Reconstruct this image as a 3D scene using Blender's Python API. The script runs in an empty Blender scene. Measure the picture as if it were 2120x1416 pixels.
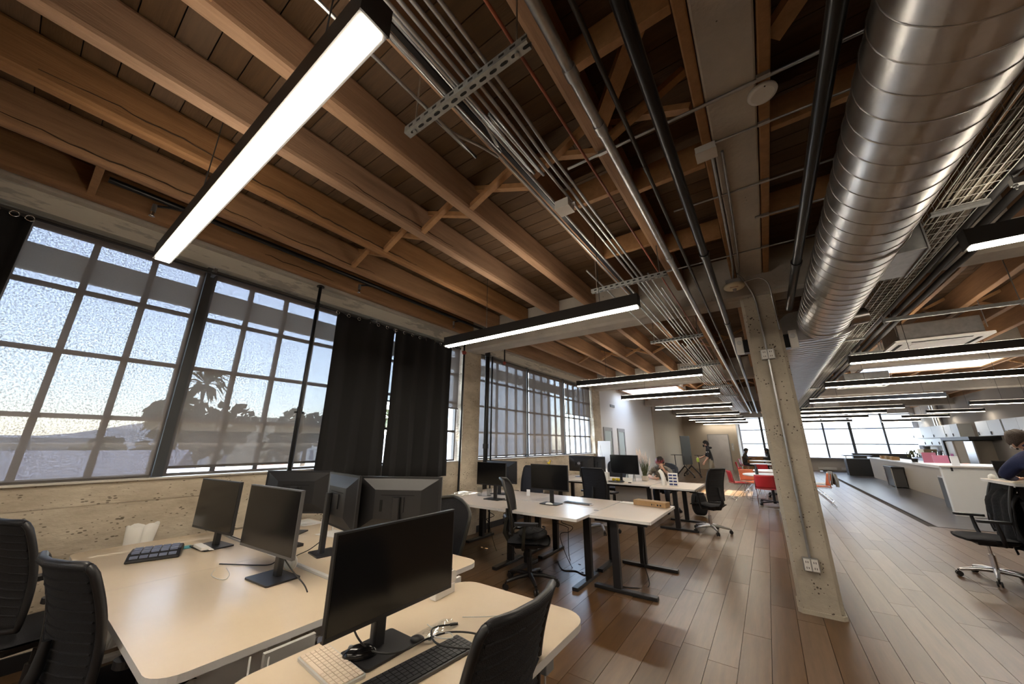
import bpy, bmesh, math, random
from mathutils import Vector, Matrix
random.seed(7)
D = bpy.data
SC = bpy.context.scene
COL = SC.collection
PI = math.pi

# ------------------------------------------------------------------ camera
YAW, PITCH, ROLL, FPX, CAMH = math.radians(35.288), math.radians(16.181), math.radians(.2365), 719.28, 1.5
cam_d = D.cameras.new('camera'); cam = D.objects.new('camera', cam_d); COL.objects.link(cam)
fwd = Vector((-math.sin(YAW) * math.cos(PITCH), math.cos(YAW) * math.cos(PITCH), math.sin(PITCH)))
rgt = Vector((math.cos(YAW), math.sin(YAW), 0)); upv = rgt.cross(fwd)
r2 = rgt * math.cos(ROLL) + upv * math.sin(ROLL); u2 = upv * math.cos(ROLL) - rgt * math.sin(ROLL)
cam.matrix_world = Matrix(((r2.x, u2.x, -fwd.x, 0), (r2.y, u2.y, -fwd.y, 0), (r2.z, u2.z, -fwd.z, CAMH), (0, 0, 0, 1)))
cam_d.sensor_width = 36; cam_d.lens = FPX / 2120 * 36; cam_d.clip_start = .02; cam_d.clip_end = 500
SC.camera = cam

def project(p):
    v = Vector(p) - Vector((0, 0, CAMH)); z = v.dot(fwd)
    if z < .05: return None
    return 1060 + FPX * v.dot(r2) / z, 708 - FPX * v.dot(u2) / z, z

# ------------------------------------------------------------------ world, sun, exposure
W = D.worlds.new('sky'); SC.world = W; W.use_nodes = True
nt = W.node_tree; nt.nodes.clear()
sky = nt.nodes.new('ShaderNodeTexSky'); sky.sky_type = 'NISHITA'; sky.sun_disc = False
sky.sun_elevation = math.radians(58); sky.sun_rotation = math.radians(-90); sky.dust_density = .6; sky.ozone_density = 1.0
bg = nt.nodes.new('ShaderNodeBackground'); bg.inputs[1].default_value = 2.3
wo = nt.nodes.new('ShaderNodeOutputWorld')
hsv = nt.nodes.new('ShaderNodeHueSaturation'); hsv.inputs['Saturation'].default_value = .72
nt.links.new(sky.outputs[0], hsv.inputs['Color']); nt.links.new(hsv.outputs[0], bg.inputs[0]); nt.links.new(bg.outputs[0], wo.inputs[0])
sun_d = D.lights.new('sun', 'SUN'); sun = D.objects.new('sun', sun_d); COL.objects.link(sun)
sun_d.energy = 32; sun_d.angle = math.radians(.6); sun_d.color = (1, .95, .87)
sun.rotation_euler = Vector((.43, .04, -.9)).to_track_quat('-Z', 'Y').to_euler()
SC.view_settings.view_transform = 'Standard'; SC.view_settings.look = 'None'
SC.view_settings.exposure = .76; SC.view_settings.gamma = 1.0; SC.view_settings.use_curve_mapping = False
LAMP, UPL = 46.0, 15.0
SC.cycles.caustics_reflective = False; SC.cycles.caustics_refractive = False
SC.cycles.sample_clamp_indirect = 7.0; SC.cycles.blur_glossy = 1.5

# ------------------------------------------------------------------ materials
def mat(name, col, rough=.5, metal=0., noise=None, spots=None, bump=0., bscale=60, rnd=0., attr=False, emit=None, stretch=(1, 1, 1), spec=.5, coat=0., alpha=1.):
    """procedural principled material; noise=(colour2, scale, contrast lo, hi), spots=(colour, scale, size)"""
    m = D.materials.new(name); m.use_nodes = True
    n = m.node_tree.nodes; l = m.node_tree.links
    b = n['Principled BSDF']
    b.inputs['Roughness'].default_value = rough; b.inputs['Metallic'].default_value = metal
    b.inputs['Specular IOR Level'].default_value = spec; b.inputs['Coat Weight'].default_value = coat
    b.inputs['Alpha'].default_value = alpha
    c = (*col, 1)
    b.inputs['Base Color'].default_value = c
    m.diffuse_color = c
    sock = None; tc = None
    def coords():
        t = n.new('ShaderNodeTexCoord'); mp = n.new('ShaderNodeMapping'); mp.inputs['Scale'].default_value = stretch
        l.new(t.outputs['Object'], mp.inputs[0])
        if rnd:
            oi = n.new('ShaderNodeObjectInfo'); mu = n.new('ShaderNodeMath'); mu.operation = 'MULTIPLY'; mu.inputs[1].default_value = 37
            l.new(oi.outputs['Random'], mu.inputs[0]); l.new(mu.outputs[0], mp.inputs['Location'])
        return mp.outputs[0]
    if noise:
        tc = coords()
        t = n.new('ShaderNodeTexNoise'); t.inputs['Scale'].default_value = noise[1]; t.inputs['Detail'].default_value = 8; t.inputs['Roughness'].default_value = .65
        l.new(tc, t.inputs['Vector'])
        r = n.new('ShaderNodeValToRGB'); r.color_ramp.elements[0].position = noise[2]; r.color_ramp.elements[1].position = noise[3]
        r.color_ramp.elements[0].color = c; r.color_ramp.elements[1].color = (*noise[0], 1)
        l.new(t.outputs[0], r.inputs[0]); sock = r.outputs[0]
    if spots:
        if tc is None: tc = coords()
        v = n.new('ShaderNodeTexVoronoi'); v.inputs['Scale'].default_value = spots[1]; l.new(tc, v.inputs['Vector'])
        v.inputs['Randomness'].default_value = 1
        t2 = n.new('ShaderNodeTexNoise'); t2.inputs['Scale'].default_value = spots[1] * .22; l.new(tc, t2.inputs['Vector'])
        ad = n.new('ShaderNodeMath'); ad.operation = 'ADD'; l.new(v.outputs['Distance'], ad.inputs[0]); l.new(t2.outputs[0], ad.inputs[1])
        r = n.new('ShaderNodeValToRGB'); r.color_ramp.elements[0].position = spots[2]; r.color_ramp.elements[1].position = spots[2] + .06
        r.color_ramp.elements[0].color = (1, 1, 1, 1); r.color_ramp.elements[1].color = (0, 0, 0, 1)
        l.new(ad.outputs[0], r.inputs[0])
        mx = n.new('ShaderNodeMix'); mx.data_type = 'RGBA'; l.new(r.outputs[0], mx.inputs[0])
        if sock: l.new(sock, mx.inputs[6])
        else: mx.inputs[6].default_value = c
        mx.inputs[7].default_value = (*spots[0], 1); sock = mx.outputs[2]
    if rnd or attr:
        if attr:
            a = n.new('ShaderNodeAttribute'); a.attribute_name = 'rnd'; ro = a.outputs['Fac']
        else:
            a = n.new('ShaderNodeObjectInfo'); ro = a.outputs['Random']
        mr = n.new('ShaderNodeMapRange'); mr.inputs[3].default_value = 1 - (rnd or .3); mr.inputs[4].default_value = 1 + (rnd or .3)
        l.new(ro, mr.inputs[0])
        hs = n.new('ShaderNodeHueSaturation'); l.new(mr.outputs[0], hs.inputs['Value'])
        ms = n.new('ShaderNodeMapRange'); ms.inputs[3].default_value = 1.18; ms.inputs[4].default_value = .86
        l.new(ro, ms.inputs[0]); l.new(ms.outputs[0], hs.inputs['Saturation'])
        if sock: l.new(sock, hs.inputs['Color'])
        else: hs.inputs['Color'].default_value = c
        sock = hs.outputs[0]
    if sock: l.new(sock, b.inputs['Base Color'])
    if bump:
        if tc is None: tc = coords()
        t = n.new('ShaderNodeTexNoise'); t.inputs['Scale'].default_value = bscale; t.inputs['Detail'].default_value = 4; l.new(tc, t.inputs['Vector'])
        bp = n.new('ShaderNodeBump'); bp.inputs['Strength'].default_value = bump; bp.inputs['Distance'].default_value = .01
        l.new(t.outputs[0], bp.inputs['Height']); l.new(bp.outputs[0], b.inputs['Normal'])
    if emit:
        b.inputs['Emission Color'].default_value = (*emit[0], 1); b.inputs['Emission Strength'].default_value = emit[1]
    return m

def glass_mat(name, tint, gloss):
    m = D.materials.new(name); m.use_nodes = True
    n = m.node_tree.nodes; l = m.node_tree.links; n.clear()
    o = n.new('ShaderNodeOutputMaterial'); t = n.new('ShaderNodeBsdfTransparent'); t.inputs[0].default_value = (*tint, 1)
    g = n.new('ShaderNodeBsdfGlossy'); g.inputs['Roughness'].default_value = .02
    mx = n.new('ShaderNodeMixShader'); mx.inputs[0].default_value = gloss
    l.new(t.outputs[0], mx.inputs[1]); l.new(g.outputs[0], mx.inputs[2]); l.new(mx.outputs[0], o.inputs[0]); return m

def shade_mat(name, openness, col):
    """woven solar screen: mostly holes seen straight through, threads diffuse and a little translucent"""
    m = D.materials.new(name); m.use_nodes = True
    n = m.node_tree.nodes; l = m.node_tree.links; n.clear()
    o = n.new('ShaderNodeOutputMaterial'); t = n.new('ShaderNodeBsdfTransparent'); t.inputs[0].default_value = (.93, .94, 1, 1)
    d = n.new('ShaderNodeBsdfDiffuse'); d.inputs[0].default_value = (*col, 1)
    tr = n.new('ShaderNodeBsdfTranslucent'); tr.inputs[0].default_value = (*col, 1)
    m1 = n.new('ShaderNodeMixShader'); m1.inputs[0].default_value = .07; l.new(d.outputs[0], m1.inputs[1]); l.new(tr.outputs[0], m1.inputs[2])
    tc = n.new('ShaderNodeTexCoord'); no = n.new('ShaderNodeTexNoise'); no.inputs['Scale'].default_value = 85; no.inputs['Detail'].default_value = 2
    l.new(tc.outputs['Object'], no.inputs['Vector'])
    mr = n.new('ShaderNodeMapRange'); mr.inputs[1].default_value = .35; mr.inputs[2].default_value = .65
    mr.inputs[3].default_value = openness * .45; mr.inputs[4].default_value = openness * 1.55; l.new(no.outputs[0], mr.inputs[0])
    m2 = n.new('ShaderNodeMixShader'); l.new(mr.outputs[0], m2.inputs[0]); l.new(m1.outputs[0], m2.inputs[1]); l.new(t.outputs[0], m2.inputs[2])
    l.new(m2.outputs[0], o.inputs[0]); return m

M = {}
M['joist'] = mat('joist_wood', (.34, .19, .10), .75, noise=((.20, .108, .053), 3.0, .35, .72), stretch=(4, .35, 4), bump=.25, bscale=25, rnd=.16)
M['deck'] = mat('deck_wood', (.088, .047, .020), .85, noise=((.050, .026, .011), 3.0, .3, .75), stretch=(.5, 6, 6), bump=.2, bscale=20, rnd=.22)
M['deck_far'] = mat('deck_wood_far', (.088, .047, .020), .85, noise=((.050, .026, .011), 3.0, .3, .75), stretch=(.5, 6, 6), attr=True)
M['crack'] = mat('dark_wood_split', (.045, .022, .010), .95)
M['newwood'] = mat('blocking_wood', (.36, .19, .08), .7, noise=((.24, .12, .05), 4, .35, .7), stretch=(3, 3, 3), bump=.15, bscale=20)
M['concrete'] = mat('board_formed_concrete', (.47, .42, .345), .9, noise=((.33, .295, .24), 2.2, .35, .72), spots=((.085, .07, .055), 34, .58), bump=.5, bscale=30)
M['concrete_low'] = mat('rough_concrete', (.64, .57, .46), .92, noise=((.36, .30, .225), 1.9, .38, .70), spots=((.17, .14, .105), 34, .60), bump=.6, bscale=26, stretch=(1, .7, 1.6))
M['beam'] = mat('beam_concrete', (.50, .465, .415), .9, noise=((.38, .35, .315), 2.5, .35, .72), spots=((.12, .11, .10), 20, .43), bump=.35, bscale=30)
M['cream'] = mat('chipped_cream_paint', (.60, .57, .50), .7, noise=((.40, .38, .345), 2.4, .56, .60), stretch=(1, .6, 3), bump=.2, bscale=20)
M['white'] = mat('white_wall_paint', (.78, .78, .775), .8, bump=.04, bscale=90)
M['beige'] = mat('beige_wall_paint', (.50, .44, .36), .8, bump=.04, bscale=90)
M['grey_wall'] = mat('grey_wall_paint', (.42, .39, .36), .8, bump=.04, bscale=90)
M['roof'] = mat('roof_felt', (.02, .015, .012), .95)
M['plank'] = mat('floor_plank', (.138, .079, .041), .285, spec=.34, noise=((.078, .044, .023), 3.2, .30, .74), stretch=(7, .55, 3), rnd=.30)
M['plank_far'] = mat('floor_plank_far', (.138, .079, .041), .285, spec=.34, noise=((.078, .044, .023), 3.2, .30, .74), stretch=(7, .55, 3), attr=True)
M['dark_floor'] = mat('dark_vinyl_floor', (.085, .08, .082), .285, noise=((.06, .056, .057), 5, .3, .7))
M['subfloor'] = mat('subfloor', (.03, .02, .012), .9)
M['black'] = mat('black_plastic', (.012, .012, .014), .42)
M['satin'] = mat('satin_black_metal', (.018, .018, .021), .38, metal=.2)
M['fabric'] = mat('black_fabric', (.013, .013, .016), .95, bump=.5, bscale=300)
M['meshback'] = mat('black_mesh_weave', (.020, .020, .024), .85, bump=.8, bscale=260)
M['greymesh'] = mat('grey_mesh_weave', (.045, .047, .058), .85, bump=.8, bscale=260)
M['olive'] = mat('dark_olive_frame', (.030, .029, .024), .45)
M['screen'] = mat('dark_screen', (.006, .006, .007), .16, spec=.5)
M['housing'] = mat('monitor_housing', (.018, .018, .020), .40)
M['slot'] = mat('vent_slot', (.003, .003, .003), .9)
M['grey_bezel'] = mat('grey_bezel', (.10, .10, .105), .4)
M['desk'] = mat('beige_laminate', (.66, .545, .405), .285, noise=((.63, .515, .38), 6, .3, .7))
M['desk2'] = mat('pale_laminate', (.62, .535, .45), .30, noise=((.59, .50, .42), 6, .3, .7))
M['edge'] = mat('white_edge_band', (.78, .77, .76), .4)
M['white_pl'] = mat('white_plastic', (.72, .71, .69), .4)
M['grey_pl'] = mat('grey_plastic', (.25, .255, .26), .45)
M['lt_metal'] = mat('light_painted_metal', (.56, .55, .53), .4, metal=.3)
M['chrome'] = mat('chrome', (.75, .75, .76), .15, metal=1)
M['alu'] = mat('brushed_aluminium', (.62, .62, .63), .30, metal=1)
M['galv'] = mat('galvanised_steel', (.50, .51, .52), .36, metal=.95, noise=((.36, .37, .38), 14, .3, .7))
M['duct'] = mat('spiral_duct_steel', (.60, .59, .58), .285, metal=1, noise=((.47, .46, .45), 5, .3, .7), bump=.03, bscale=9)
M['strut'] = mat('strut_channel_steel', (.40, .41, .41), .45, metal=.8, noise=((.27, .28, .28), 30, .3, .7))
M['iron'] = mat('black_iron_pipe', (.014, .014, .016), .30, metal=.5)
M['rust'] = mat('red_brown_pipe', (.30, .085, .04), .5, noise=((.18, .05, .03), 12, .3, .7))
M['redvalve'] = mat('red_valve', (.34, .06, .035), .5)
M['cable'] = mat('black_cable', (.012, .012, .013), .5)
M['whitecable'] = mat('white_cable', (.60, .60, .58), .5)
M['datacable'] = mat('grey_data_cable', (.20, .175, .14), .6)
M['insul'] = mat('black_pipe_insulation', (.016, .016, .017), .7)
M['curtain'] = mat('black_curtain_cloth', (.0115, .0115, .0125), .95, bump=.2, bscale=200)
M['frame'] = mat('steel_window_frame', (.085, .075, .068), .6)
M['alu_dark'] = mat('dark_window_frame', (.045, .05, .056), .45)
M['winwhite'] = mat('white_window_trim', (.55, .56, .60), .5)
M['pane'] = glass_mat('clear_window_pane', (.93, .95, .95), .05)
M['acry'] = glass_mat('clear_acrylic', (.90, .92, .94), .10)
M['glass'] = glass_mat('drinking_glass', (.80, .83, .84), .14)
M['shade'] = shade_mat('solar_shade_weave', .037, (.185, .16, .14))
M['shade2'] = shade_mat('brown_solar_shade_weave', .042, (.175, .145, .12))
M['shade3'] = shade_mat('taupe_solar_shade_weave', .060, (.175, .15, .13))
M['frost'] = mat('frosted_glass', (.42, .50, .50), .5)
M['lamp'] = mat('lamp_diffuser', (1, .95, .88), .5, emit=((1, .88, .71), LAMP))
M['uplamp'] = mat('uplight_diffuser', (1, .95, .88), .5, emit=((1, .87, .69), UPL))
M['lamp_dim'] = mat('dimmed_lamp_diffuser', (1, .95, .88), .5, emit=((1, .88, .71), LAMP * .42))
M['uplamp_dim'] = mat('dimmed_uplight_diffuser', (1, .95, .88), .5, emit=((1, .87, .69), UPL * .3))
M['fixture'] = mat('charcoal_fixture', (.022, .021, .021), .5)
M['card'] = mat('cardboard', (.43, .27, .13), .8, noise=((.38, .23, .11), 9, .3, .7))
M['paper'] = mat('white_paper', (.80, .79, .76), .8)
M['key'] = mat('dark_keys', (.016, .016, .019), .5)
M['pinkkey'] = mat('cream_keys', (.72, .60, .48), .5)
M['bluekey'] = mat('phone_buttons', (.20, .24, .36), .35)
M['teal'] = mat('teal_sticky_note', (.12, .42, .45), .8)
M['red'] = mat('red_shell', (.46, .022, .028), .45)
M['orange'] = mat('orange_shell', (.72, .20, .09), .45)
M['pink'] = mat('pink_acrylic', (.75, .26, .38), .3)
M['yellow'] = mat('yellow_fruit', (.62, .46, .03), .5)
M['lime'] = mat('lime_cup', (.50, .62, .08), .5)
M['green'] = mat('grass_leaf', (.085, .10, .045), .6, rnd=.3)
M['plume'] = mat('pale_plume', (.72, .64, .60), .9)
M['leaf'] = mat('tree_leaf', (.075, .085, .038), .8, noise=((.12, .12, .06), 1.2, .3, .7))
M['leaf2'] = mat('bright_bush_leaf', (.17, .18, .055), .8, noise=((.10, .12, .04), 1.2, .3, .7))
M['trunk'] = mat('tree_trunk', (.13, .09, .06), .9)
M['tile'] = mat('red_roof_tile', (.36, .13, .085), .8, noise=((.26, .09, .06), 3, .3, .7))
M['slate'] = mat('grey_blue_roof', (.22, .235, .30), .8)
M['stucco'] = mat('pale_stucco', (.56, .50, .38), .9)
M['stucco2'] = mat('white_stucco', (.72, .72, .70), .9)
M['facade'] = mat('weathered_facade', (.40, .39, .375), .9)
M['stucco3'] = mat('grey_stucco', (.36, .36, .37), .9)
M['asphalt'] = mat('street_ground', (.20, .19, .17), .9)
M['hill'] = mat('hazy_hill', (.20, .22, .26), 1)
M['skin'] = mat('skin', (.50, .29, .20), .55)
M['skin2'] = mat('deep_skin', (.28, .15, .095), .55)
M['hair'] = mat('dark_hair', (.011, .008, .006), .7, bump=.6, bscale=120)
M['hair2'] = mat('brown_hair', (.040, .022, .012), .7, bump=.6, bscale=120)
M['hoodie'] = mat('black_jersey', (.014, .014, .017), .9)
M['navy'] = mat('navy_shirt', (.018, .026, .085), .9, bump=.2, bscale=60)
M['khaki'] = mat('khaki_trousers', (.23, .20, .145), .9)
M['greyshirt'] = mat('patterned_grey_shirt', (.22, .19, .155), .9, noise=((.08, .07, .06), 14, .45, .55))
M['brownshirt'] = mat('dark_brown_top', (.045, .037, .034), .9)
M['jeans'] = mat('dark_trousers', (.02, .022, .03), .9)
M['burgundy'] = mat('burgundy_cap', (.16, .012, .016), .5)
M['steel'] = mat('brushed_steel_door', (.52, .50, .49), .32, metal=.9, noise=((.45, .43, .42), 2, .3, .7))
M['cab'] = mat('pale_cabinet_front', (.60, .62, .63), .35)
M['counter'] = mat('white_countertop', (.76, .72, .68), .30)
M['island'] = mat('beige_island_panel', (.55, .49, .42), .5)
M['darkpanel'] = mat('dark_panel', (.05, .047, .045), .4)
M['cardtan'] = mat('tan_box', (.38, .29, .17), .7)
M['magenta'] = mat('magenta_print', (.60, .12, .42), .6)
M['bluechk'] = mat('navy_check_print', (.03, .045, .16), .7)
M['strobe'] = mat('cream_plastic', (.82, .76, .58), .45)
M['lens'] = mat('clear_lens', (.55, .56, .58), .08)
M['jacket'] = mat('black_jacket', (.010, .010, .012), .95, bump=.5, bscale=40)
M['greyjacket'] = mat('grey_jacket', (.28, .27, .25), .9, bump=.4, bscale=40)
M['blueled'] = mat('small_blue_display', (.1, .2, .6), .3, emit=((.25, .45, 1), 1.5))
M['redled'] = mat('red_line', (.5, .03, .03), .5)

# ------------------------------------------------------------------ mesh helpers
class MB:
    def __init__(s): s.v = []; s.f = []; s.m = []; s.sm = []
    def add(s, vs, fs, mi=0, smooth=False, T=None):
        o = len(s.v)
        s.v += [tuple(T @ Vector(v)) if T else tuple(v) for v in vs]
        for f in fs: s.f.append(tuple(i + o for i in f)); s.m.append(mi); s.sm.append(smooth)
        return s
    def box(s, x0, x1, y0, y1, z0, z1, mi=0, T=None):
        return s.add([(x0, y0, z0), (x1, y0, z0), (x1, y1, z0), (x0, y1, z0), (x0, y0, z1), (x1, y0, z1), (x1, y1, z1), (x0, y1, z1)],
                     [(0, 3, 2, 1), (4, 5, 6, 7), (0, 1, 5, 4), (1, 2, 6, 5), (2, 3, 7, 6), (3, 0, 4, 7)], mi, False, T)
    def bar(s, p0, p1, w, h, mi=0, up=(0, 0, 1)):
        p0, p1 = Vector(p0), Vector(p1); d = (p1 - p0).normalized(); u = Vector(up)
        a = d.cross(u)
        if a.length < 1e-4: a = d.cross(Vector((1, 0, 0)))
        a.normalize(); b = a.cross(d)
        vs = [p + a * (sx * w / 2) + b * (sz * h / 2) for p in (p0, p1) for sx, sz in ((-1, -1), (1, -1), (1, 1), (-1, 1))]
        return s.add(vs, [(0, 1, 2, 3), (7, 6, 5, 4), (0, 4, 5, 1), (1, 5, 6, 2), (2, 6, 7, 3), (3, 7, 4, 0)], mi)
    def cyl(s, p0, p1, r0, r1=None, n=12, mi=0, caps=True):
        r1 = r0 if r1 is None else r1
        p0, p1 = Vector(p0), Vector(p1); d = (p1 - p0).normalized()
        a = d.cross(Vector((0, 0, 1)))
        if a.length < 1e-3: a = Vector((1, 0, 0))
        a.normalize(); b = d.cross(a)
        vs = [p + (a * math.cos(2 * PI * i / n) + b * math.sin(2 * PI * i / n)) * r for p, r in ((p0, r0), (p1, r1)) for i in range(n)]
        s.add(vs, [(i, (i + 1) % n, n + (i + 1) % n, n + i) for i in range(n)], mi, True)
        if caps: s.add(vs, [tuple(range(n - 1, -1, -1)), tuple(range(n, 2 * n))], mi)
        return s
    def tube(s, pts, r, n=8, mi=0, closed=False):
        pts = [Vector(p) for p in pts]; k = len(pts); rr = r if isinstance(r, (list, tuple)) else [r] * k
        ref = None; vs = []
        for i, p in enumerate(pts):
            a = pts[(i - 1) % k] if (closed or i) else pts[0]; b = pts[(i + 1) % k] if (closed or i < k - 1) else pts[-1]
            d = (b - a)
            d = d.normalized() if d.length > 1e-9 else Vector((0, 0, 1))
            if ref is None:
                ref = d.cross(Vector((0, 0, 1)))
                if ref.length < 1e-3: ref = d.cross(Vector((1, 0, 0)))
            ref = (ref - d * ref.dot(d)).normalized(); q = d.cross(ref)
            vs += [p + (ref * math.cos(2 * PI * j / n) + q * math.sin(2 * PI * j / n)) * rr[i] for j in range(n)]
        fs = [(i * n + j, i * n + (j + 1) % n, ((i + 1) % k) * n + (j + 1) % n, ((i + 1) % k) * n + j) for i in range(k if closed else k - 1) for j in range(n)]
        s.add(vs, fs, mi, True)
        if not closed: s.add(vs, [tuple(range(n - 1, -1, -1)), tuple(range((k - 1) * n, k * n))], mi)
        return s
    def lathe(s, prof, n=20, c=(0, 0, 0), mi=0, T=None, cap=True):
        vs = [(c[0] + r * math.cos(2 * PI * j / n), c[1] + r * math.sin(2 * PI * j / n), c[2] + z) for r, z in prof for j in range(n)]
        fs = [(i * n + j, i * n + (j + 1) % n, (i + 1) * n + (j + 1) % n, (i + 1) * n + j) for i in range(len(prof) - 1) for j in range(n)]
        s.add(vs, fs, mi, True, T)
        if cap: s.add(vs, [tuple(range(n - 1, -1, -1)), tuple(range((len(prof) - 1) * n, len(prof) * n))], mi, False, T)
        return s
    def prism(s, poly, z0, z1, mi=0, mside=None, T=None):
        n = len(poly); vs = [(x, y, z0) for x, y in poly] + [(x, y, z1) for x, y in poly]
        s.add(vs, [tuple(range(n - 1, -1, -1)), tuple(range(n, 2 * n))], mi, False, T)
        s.add(vs, [(i, (i + 1) % n, n + (i + 1) % n, n + i) for i in range(n)], mi if mside is None else mside, False, T)
        return s
    def grid(s, fn, nu, nv, mi=0, smooth=True):
        vs = [fn(i / nu, j / nv) for j in range(nv + 1) for i in range(nu + 1)]
        return s.add(vs, [(j * (nu + 1) + i, j * (nu + 1) + i + 1, (j + 1) * (nu + 1) + i + 1, (j + 1) * (nu + 1) + i) for j in range(nv) for i in range(nu)], mi, smooth)
    def ball(s, c, r, nu=12, nv=8, mi=0, T=None):
        r = r if isinstance(r, (tuple, list)) else (r, r, r)
        vs = [(c[0] + r[0] * math.sin(PI * (j + .02) / (nv + .04)) * math.cos(2 * PI * i / nu), c[1] + r[1] * math.sin(PI * (j + .02) / (nv + .04)) * math.sin(2 * PI * i / nu),
               c[2] + r[2] * math.cos(PI * (j + .02) / (nv + .04))) for j in range(nv + 1) for i in range(nu)]
        s.add(vs, [(j * nu + i, (j + 1) * nu + i, (j + 1) * nu + (i + 1) % nu, j * nu + (i + 1) % nu) for j in range(nv) for i in range(nu)], mi, True, T)
        return s.add(vs, [tuple(range(nu)), tuple(range((nv + 1) * nu - 1, nv * nu - 1, -1))], mi, True, T)
    def mesh(s, name, mats):
        me = D.meshes.new(name); me.from_pydata(s.v, [], s.f)
        for m in (mats if isinstance(mats, (list, tuple)) else [mats]): me.materials.append(M[m] if isinstance(m, str) else m)
        me.polygons.foreach_set('material_index', s.m); me.polygons.foreach_set('use_smooth', s.sm); me.update()
        return me
    def build(s, name, mats, parent=None, bevel=0., solid=0., loc=None):
        return link(name, s.mesh(name, mats), parent, bevel, solid, loc)

def link(name, me, parent=None, bevel=0., solid=0., loc=None):
    o = D.objects.new(name, me); COL.objects.link(o)
    if parent: o.parent = parent
    if loc: o.location = loc
    if solid:
        q = o.modifiers.new('thick', 'SOLIDIFY'); q.thickness = solid; q.offset = 0
    if bevel:
        q = o.modifiers.new('bevel', 'BEVEL'); q.width = bevel; q.segments = 2; q.limit_method = 'ANGLE'; q.angle_limit = math.radians(40)
    return o

def tag(o, label=None, cat=None, group=None, kind=None):
    if label: o['label'] = label
    if cat: o['category'] = cat
    if group: o['group'] = group
    if kind: o['kind'] = kind
    return o
def thing(name, label, cat, loc=(0, 0, 0), rz=0., group=None):
    o = D.objects.new(name, None); COL.objects.link(o); o.location = loc; o.rotation_euler = (0, 0, rz); o.empty_display_size = .1
    return tag(o, label, cat, group)
def struct(name, label=None, cat=None):
    o = D.objects.new(name, None); COL.objects.link(o); o.empty_display_size = .1
    return tag(o, label, cat, None, 'structure')
def copy_tree(o, parent=None):
    c = o.copy(); COL.objects.link(c); c.parent = parent
    for ch in list(o.children): copy_tree(ch, c)
    return c
def dup(o, loc, rz, label):
    c = copy_tree(o); c.location = loc; c.rotation_euler = (0, 0, rz); c['label'] = label; return c
def rrect(x0, x1, y0, y1, r, n=5):
    p = []; q = r if isinstance(r, (tuple, list)) else (r,) * 4
    for cx, cy, a, r in ((x1 - q[0], y0 + q[0], -PI / 2, q[0]), (x1 - q[1], y1 - q[1], 0, q[1]), (x0 + q[2], y1 - q[2], PI / 2, q[2]), (x0 + q[3], y0 + q[3], PI, q[3])):
        p += [(cx + r * math.cos(a + PI / 2 * i / n), cy + r * math.sin(a + PI / 2 * i / n)) for i in range(n + 1)]
    return p
def bez(pts, n=8):
    """smooth path through points (Catmull-Rom)"""
    P = [Vector(p) for p in pts]; out = []
    for i in range(len(P) - 1):
        a, b, c, d = P[max(i - 1, 0)], P[i], P[i + 1], P[min(i + 2, len(P) - 1)]
        for j in range(n):
            t = j / n
            out.append(.5 * ((2 * b) + (c - a) * t + (2 * a - 5 * b + 4 * c - d) * t * t + (3 * b - a - 3 * c + d) * t ** 3))
    return out + [P[-1]]

# ------------------------------------------------------------------ structure
XL, XR, YB, YF, ZJ, ZD = -4.40, 6.70, -7.6, 28.0, 3.40, 3.69
BEAMY = [-1.39, 4.65, 10.69, 16.73, 22.77]
SKY1, SKY2 = (-4.15, -2.25, 12.9, 14.4), (2.36, 4.66, 12.36, 13.75)

# floor: boards laid along the room, joints recessed over a dark subfloor
floor = struct('floor', 'brown wood plank floor running the length of the office', 'floor')
MB().box(XL, XR, YB, YF, -.06, -.012).build('subfloor', 'subfloor', floor)
cand = []; PW = .19; ix = 0
x = XL
while x < XR - .01:
    y = YB - random.random() * 1.4
    while y < YF:
        L = random.choice((1.22, 1.52, 1.83, 1.83))
        x0, x1, y0, y1 = x, min(x + PW, XR), max(y, YB), min(y + L, YF)
        y += L
        if x0 > 2.30 and y0 > 10.55: continue
        if x1 > 2.39 and y1 > 10.62: y1 = 10.62
        if y1 - y0 < .05: continue
        pj = [project((a, b, 0)) for a, b in ((x0, y0), (x1, y0), (x1, y1), (x0, y1))]
        ar = 0
        q = project(((x0 + x1) / 2, (y0 + y1) / 2, 0))
        if all(pj) and any(-60 < p[0] < 2180 and 0 < p[1] < 1440 for p in pj):
            ar = abs(sum(pj[i][0] * pj[(i + 1) % 4][1] - pj[(i + 1) % 4][0] * pj[i][1] for i in range(4))) / 2
            if q and q[0] < 900 and x0 < -1.6 and y1 < 3: ar *= .05      # under the near desks
        cand.append((ar, x0, x1, y0, y1))
    x += PW
cand.sort(reverse=True)
G = .0016
cache = {}
for ar, x0, x1, y0, y1 in cand[:300]:
    k = (round(x1 - x0, 3), round(y1 - y0, 3))
    if k not in cache: cache[k] = MB().box(G, k[0] - G, G, k[1] - G, -.014, 0).mesh('plank', 'plank')
    link('plank', cache[k], floor, loc=(x0, y0, 0))
mb = MB()
for ar, x0, x1, y0, y1 in cand[300:]: mb.box(x0 + G, x1 - G, y0 + G, y1 - G, -.014, 0)
o = mb.build('planks_beyond', 'plank_far', floor); o['kind'] = 'stuff'
at = o.data.attributes.new('rnd', 'FLOAT', 'FACE')
vals = []
for c in cand[300:]: vals += [random.random()] * 6
at.data.foreach_set('value', vals)
MB().box(2.40, XR, 10.63, YF, -.014, .001).build('dark_vinyl', 'dark_floor', floor)
MB().box(2.375, 2.40, 10.60, YF, -.012, .004).box(2.40, XR, 10.60, 10.63, -.012, .004).build('edge_strip', 'satin', floor)

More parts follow.
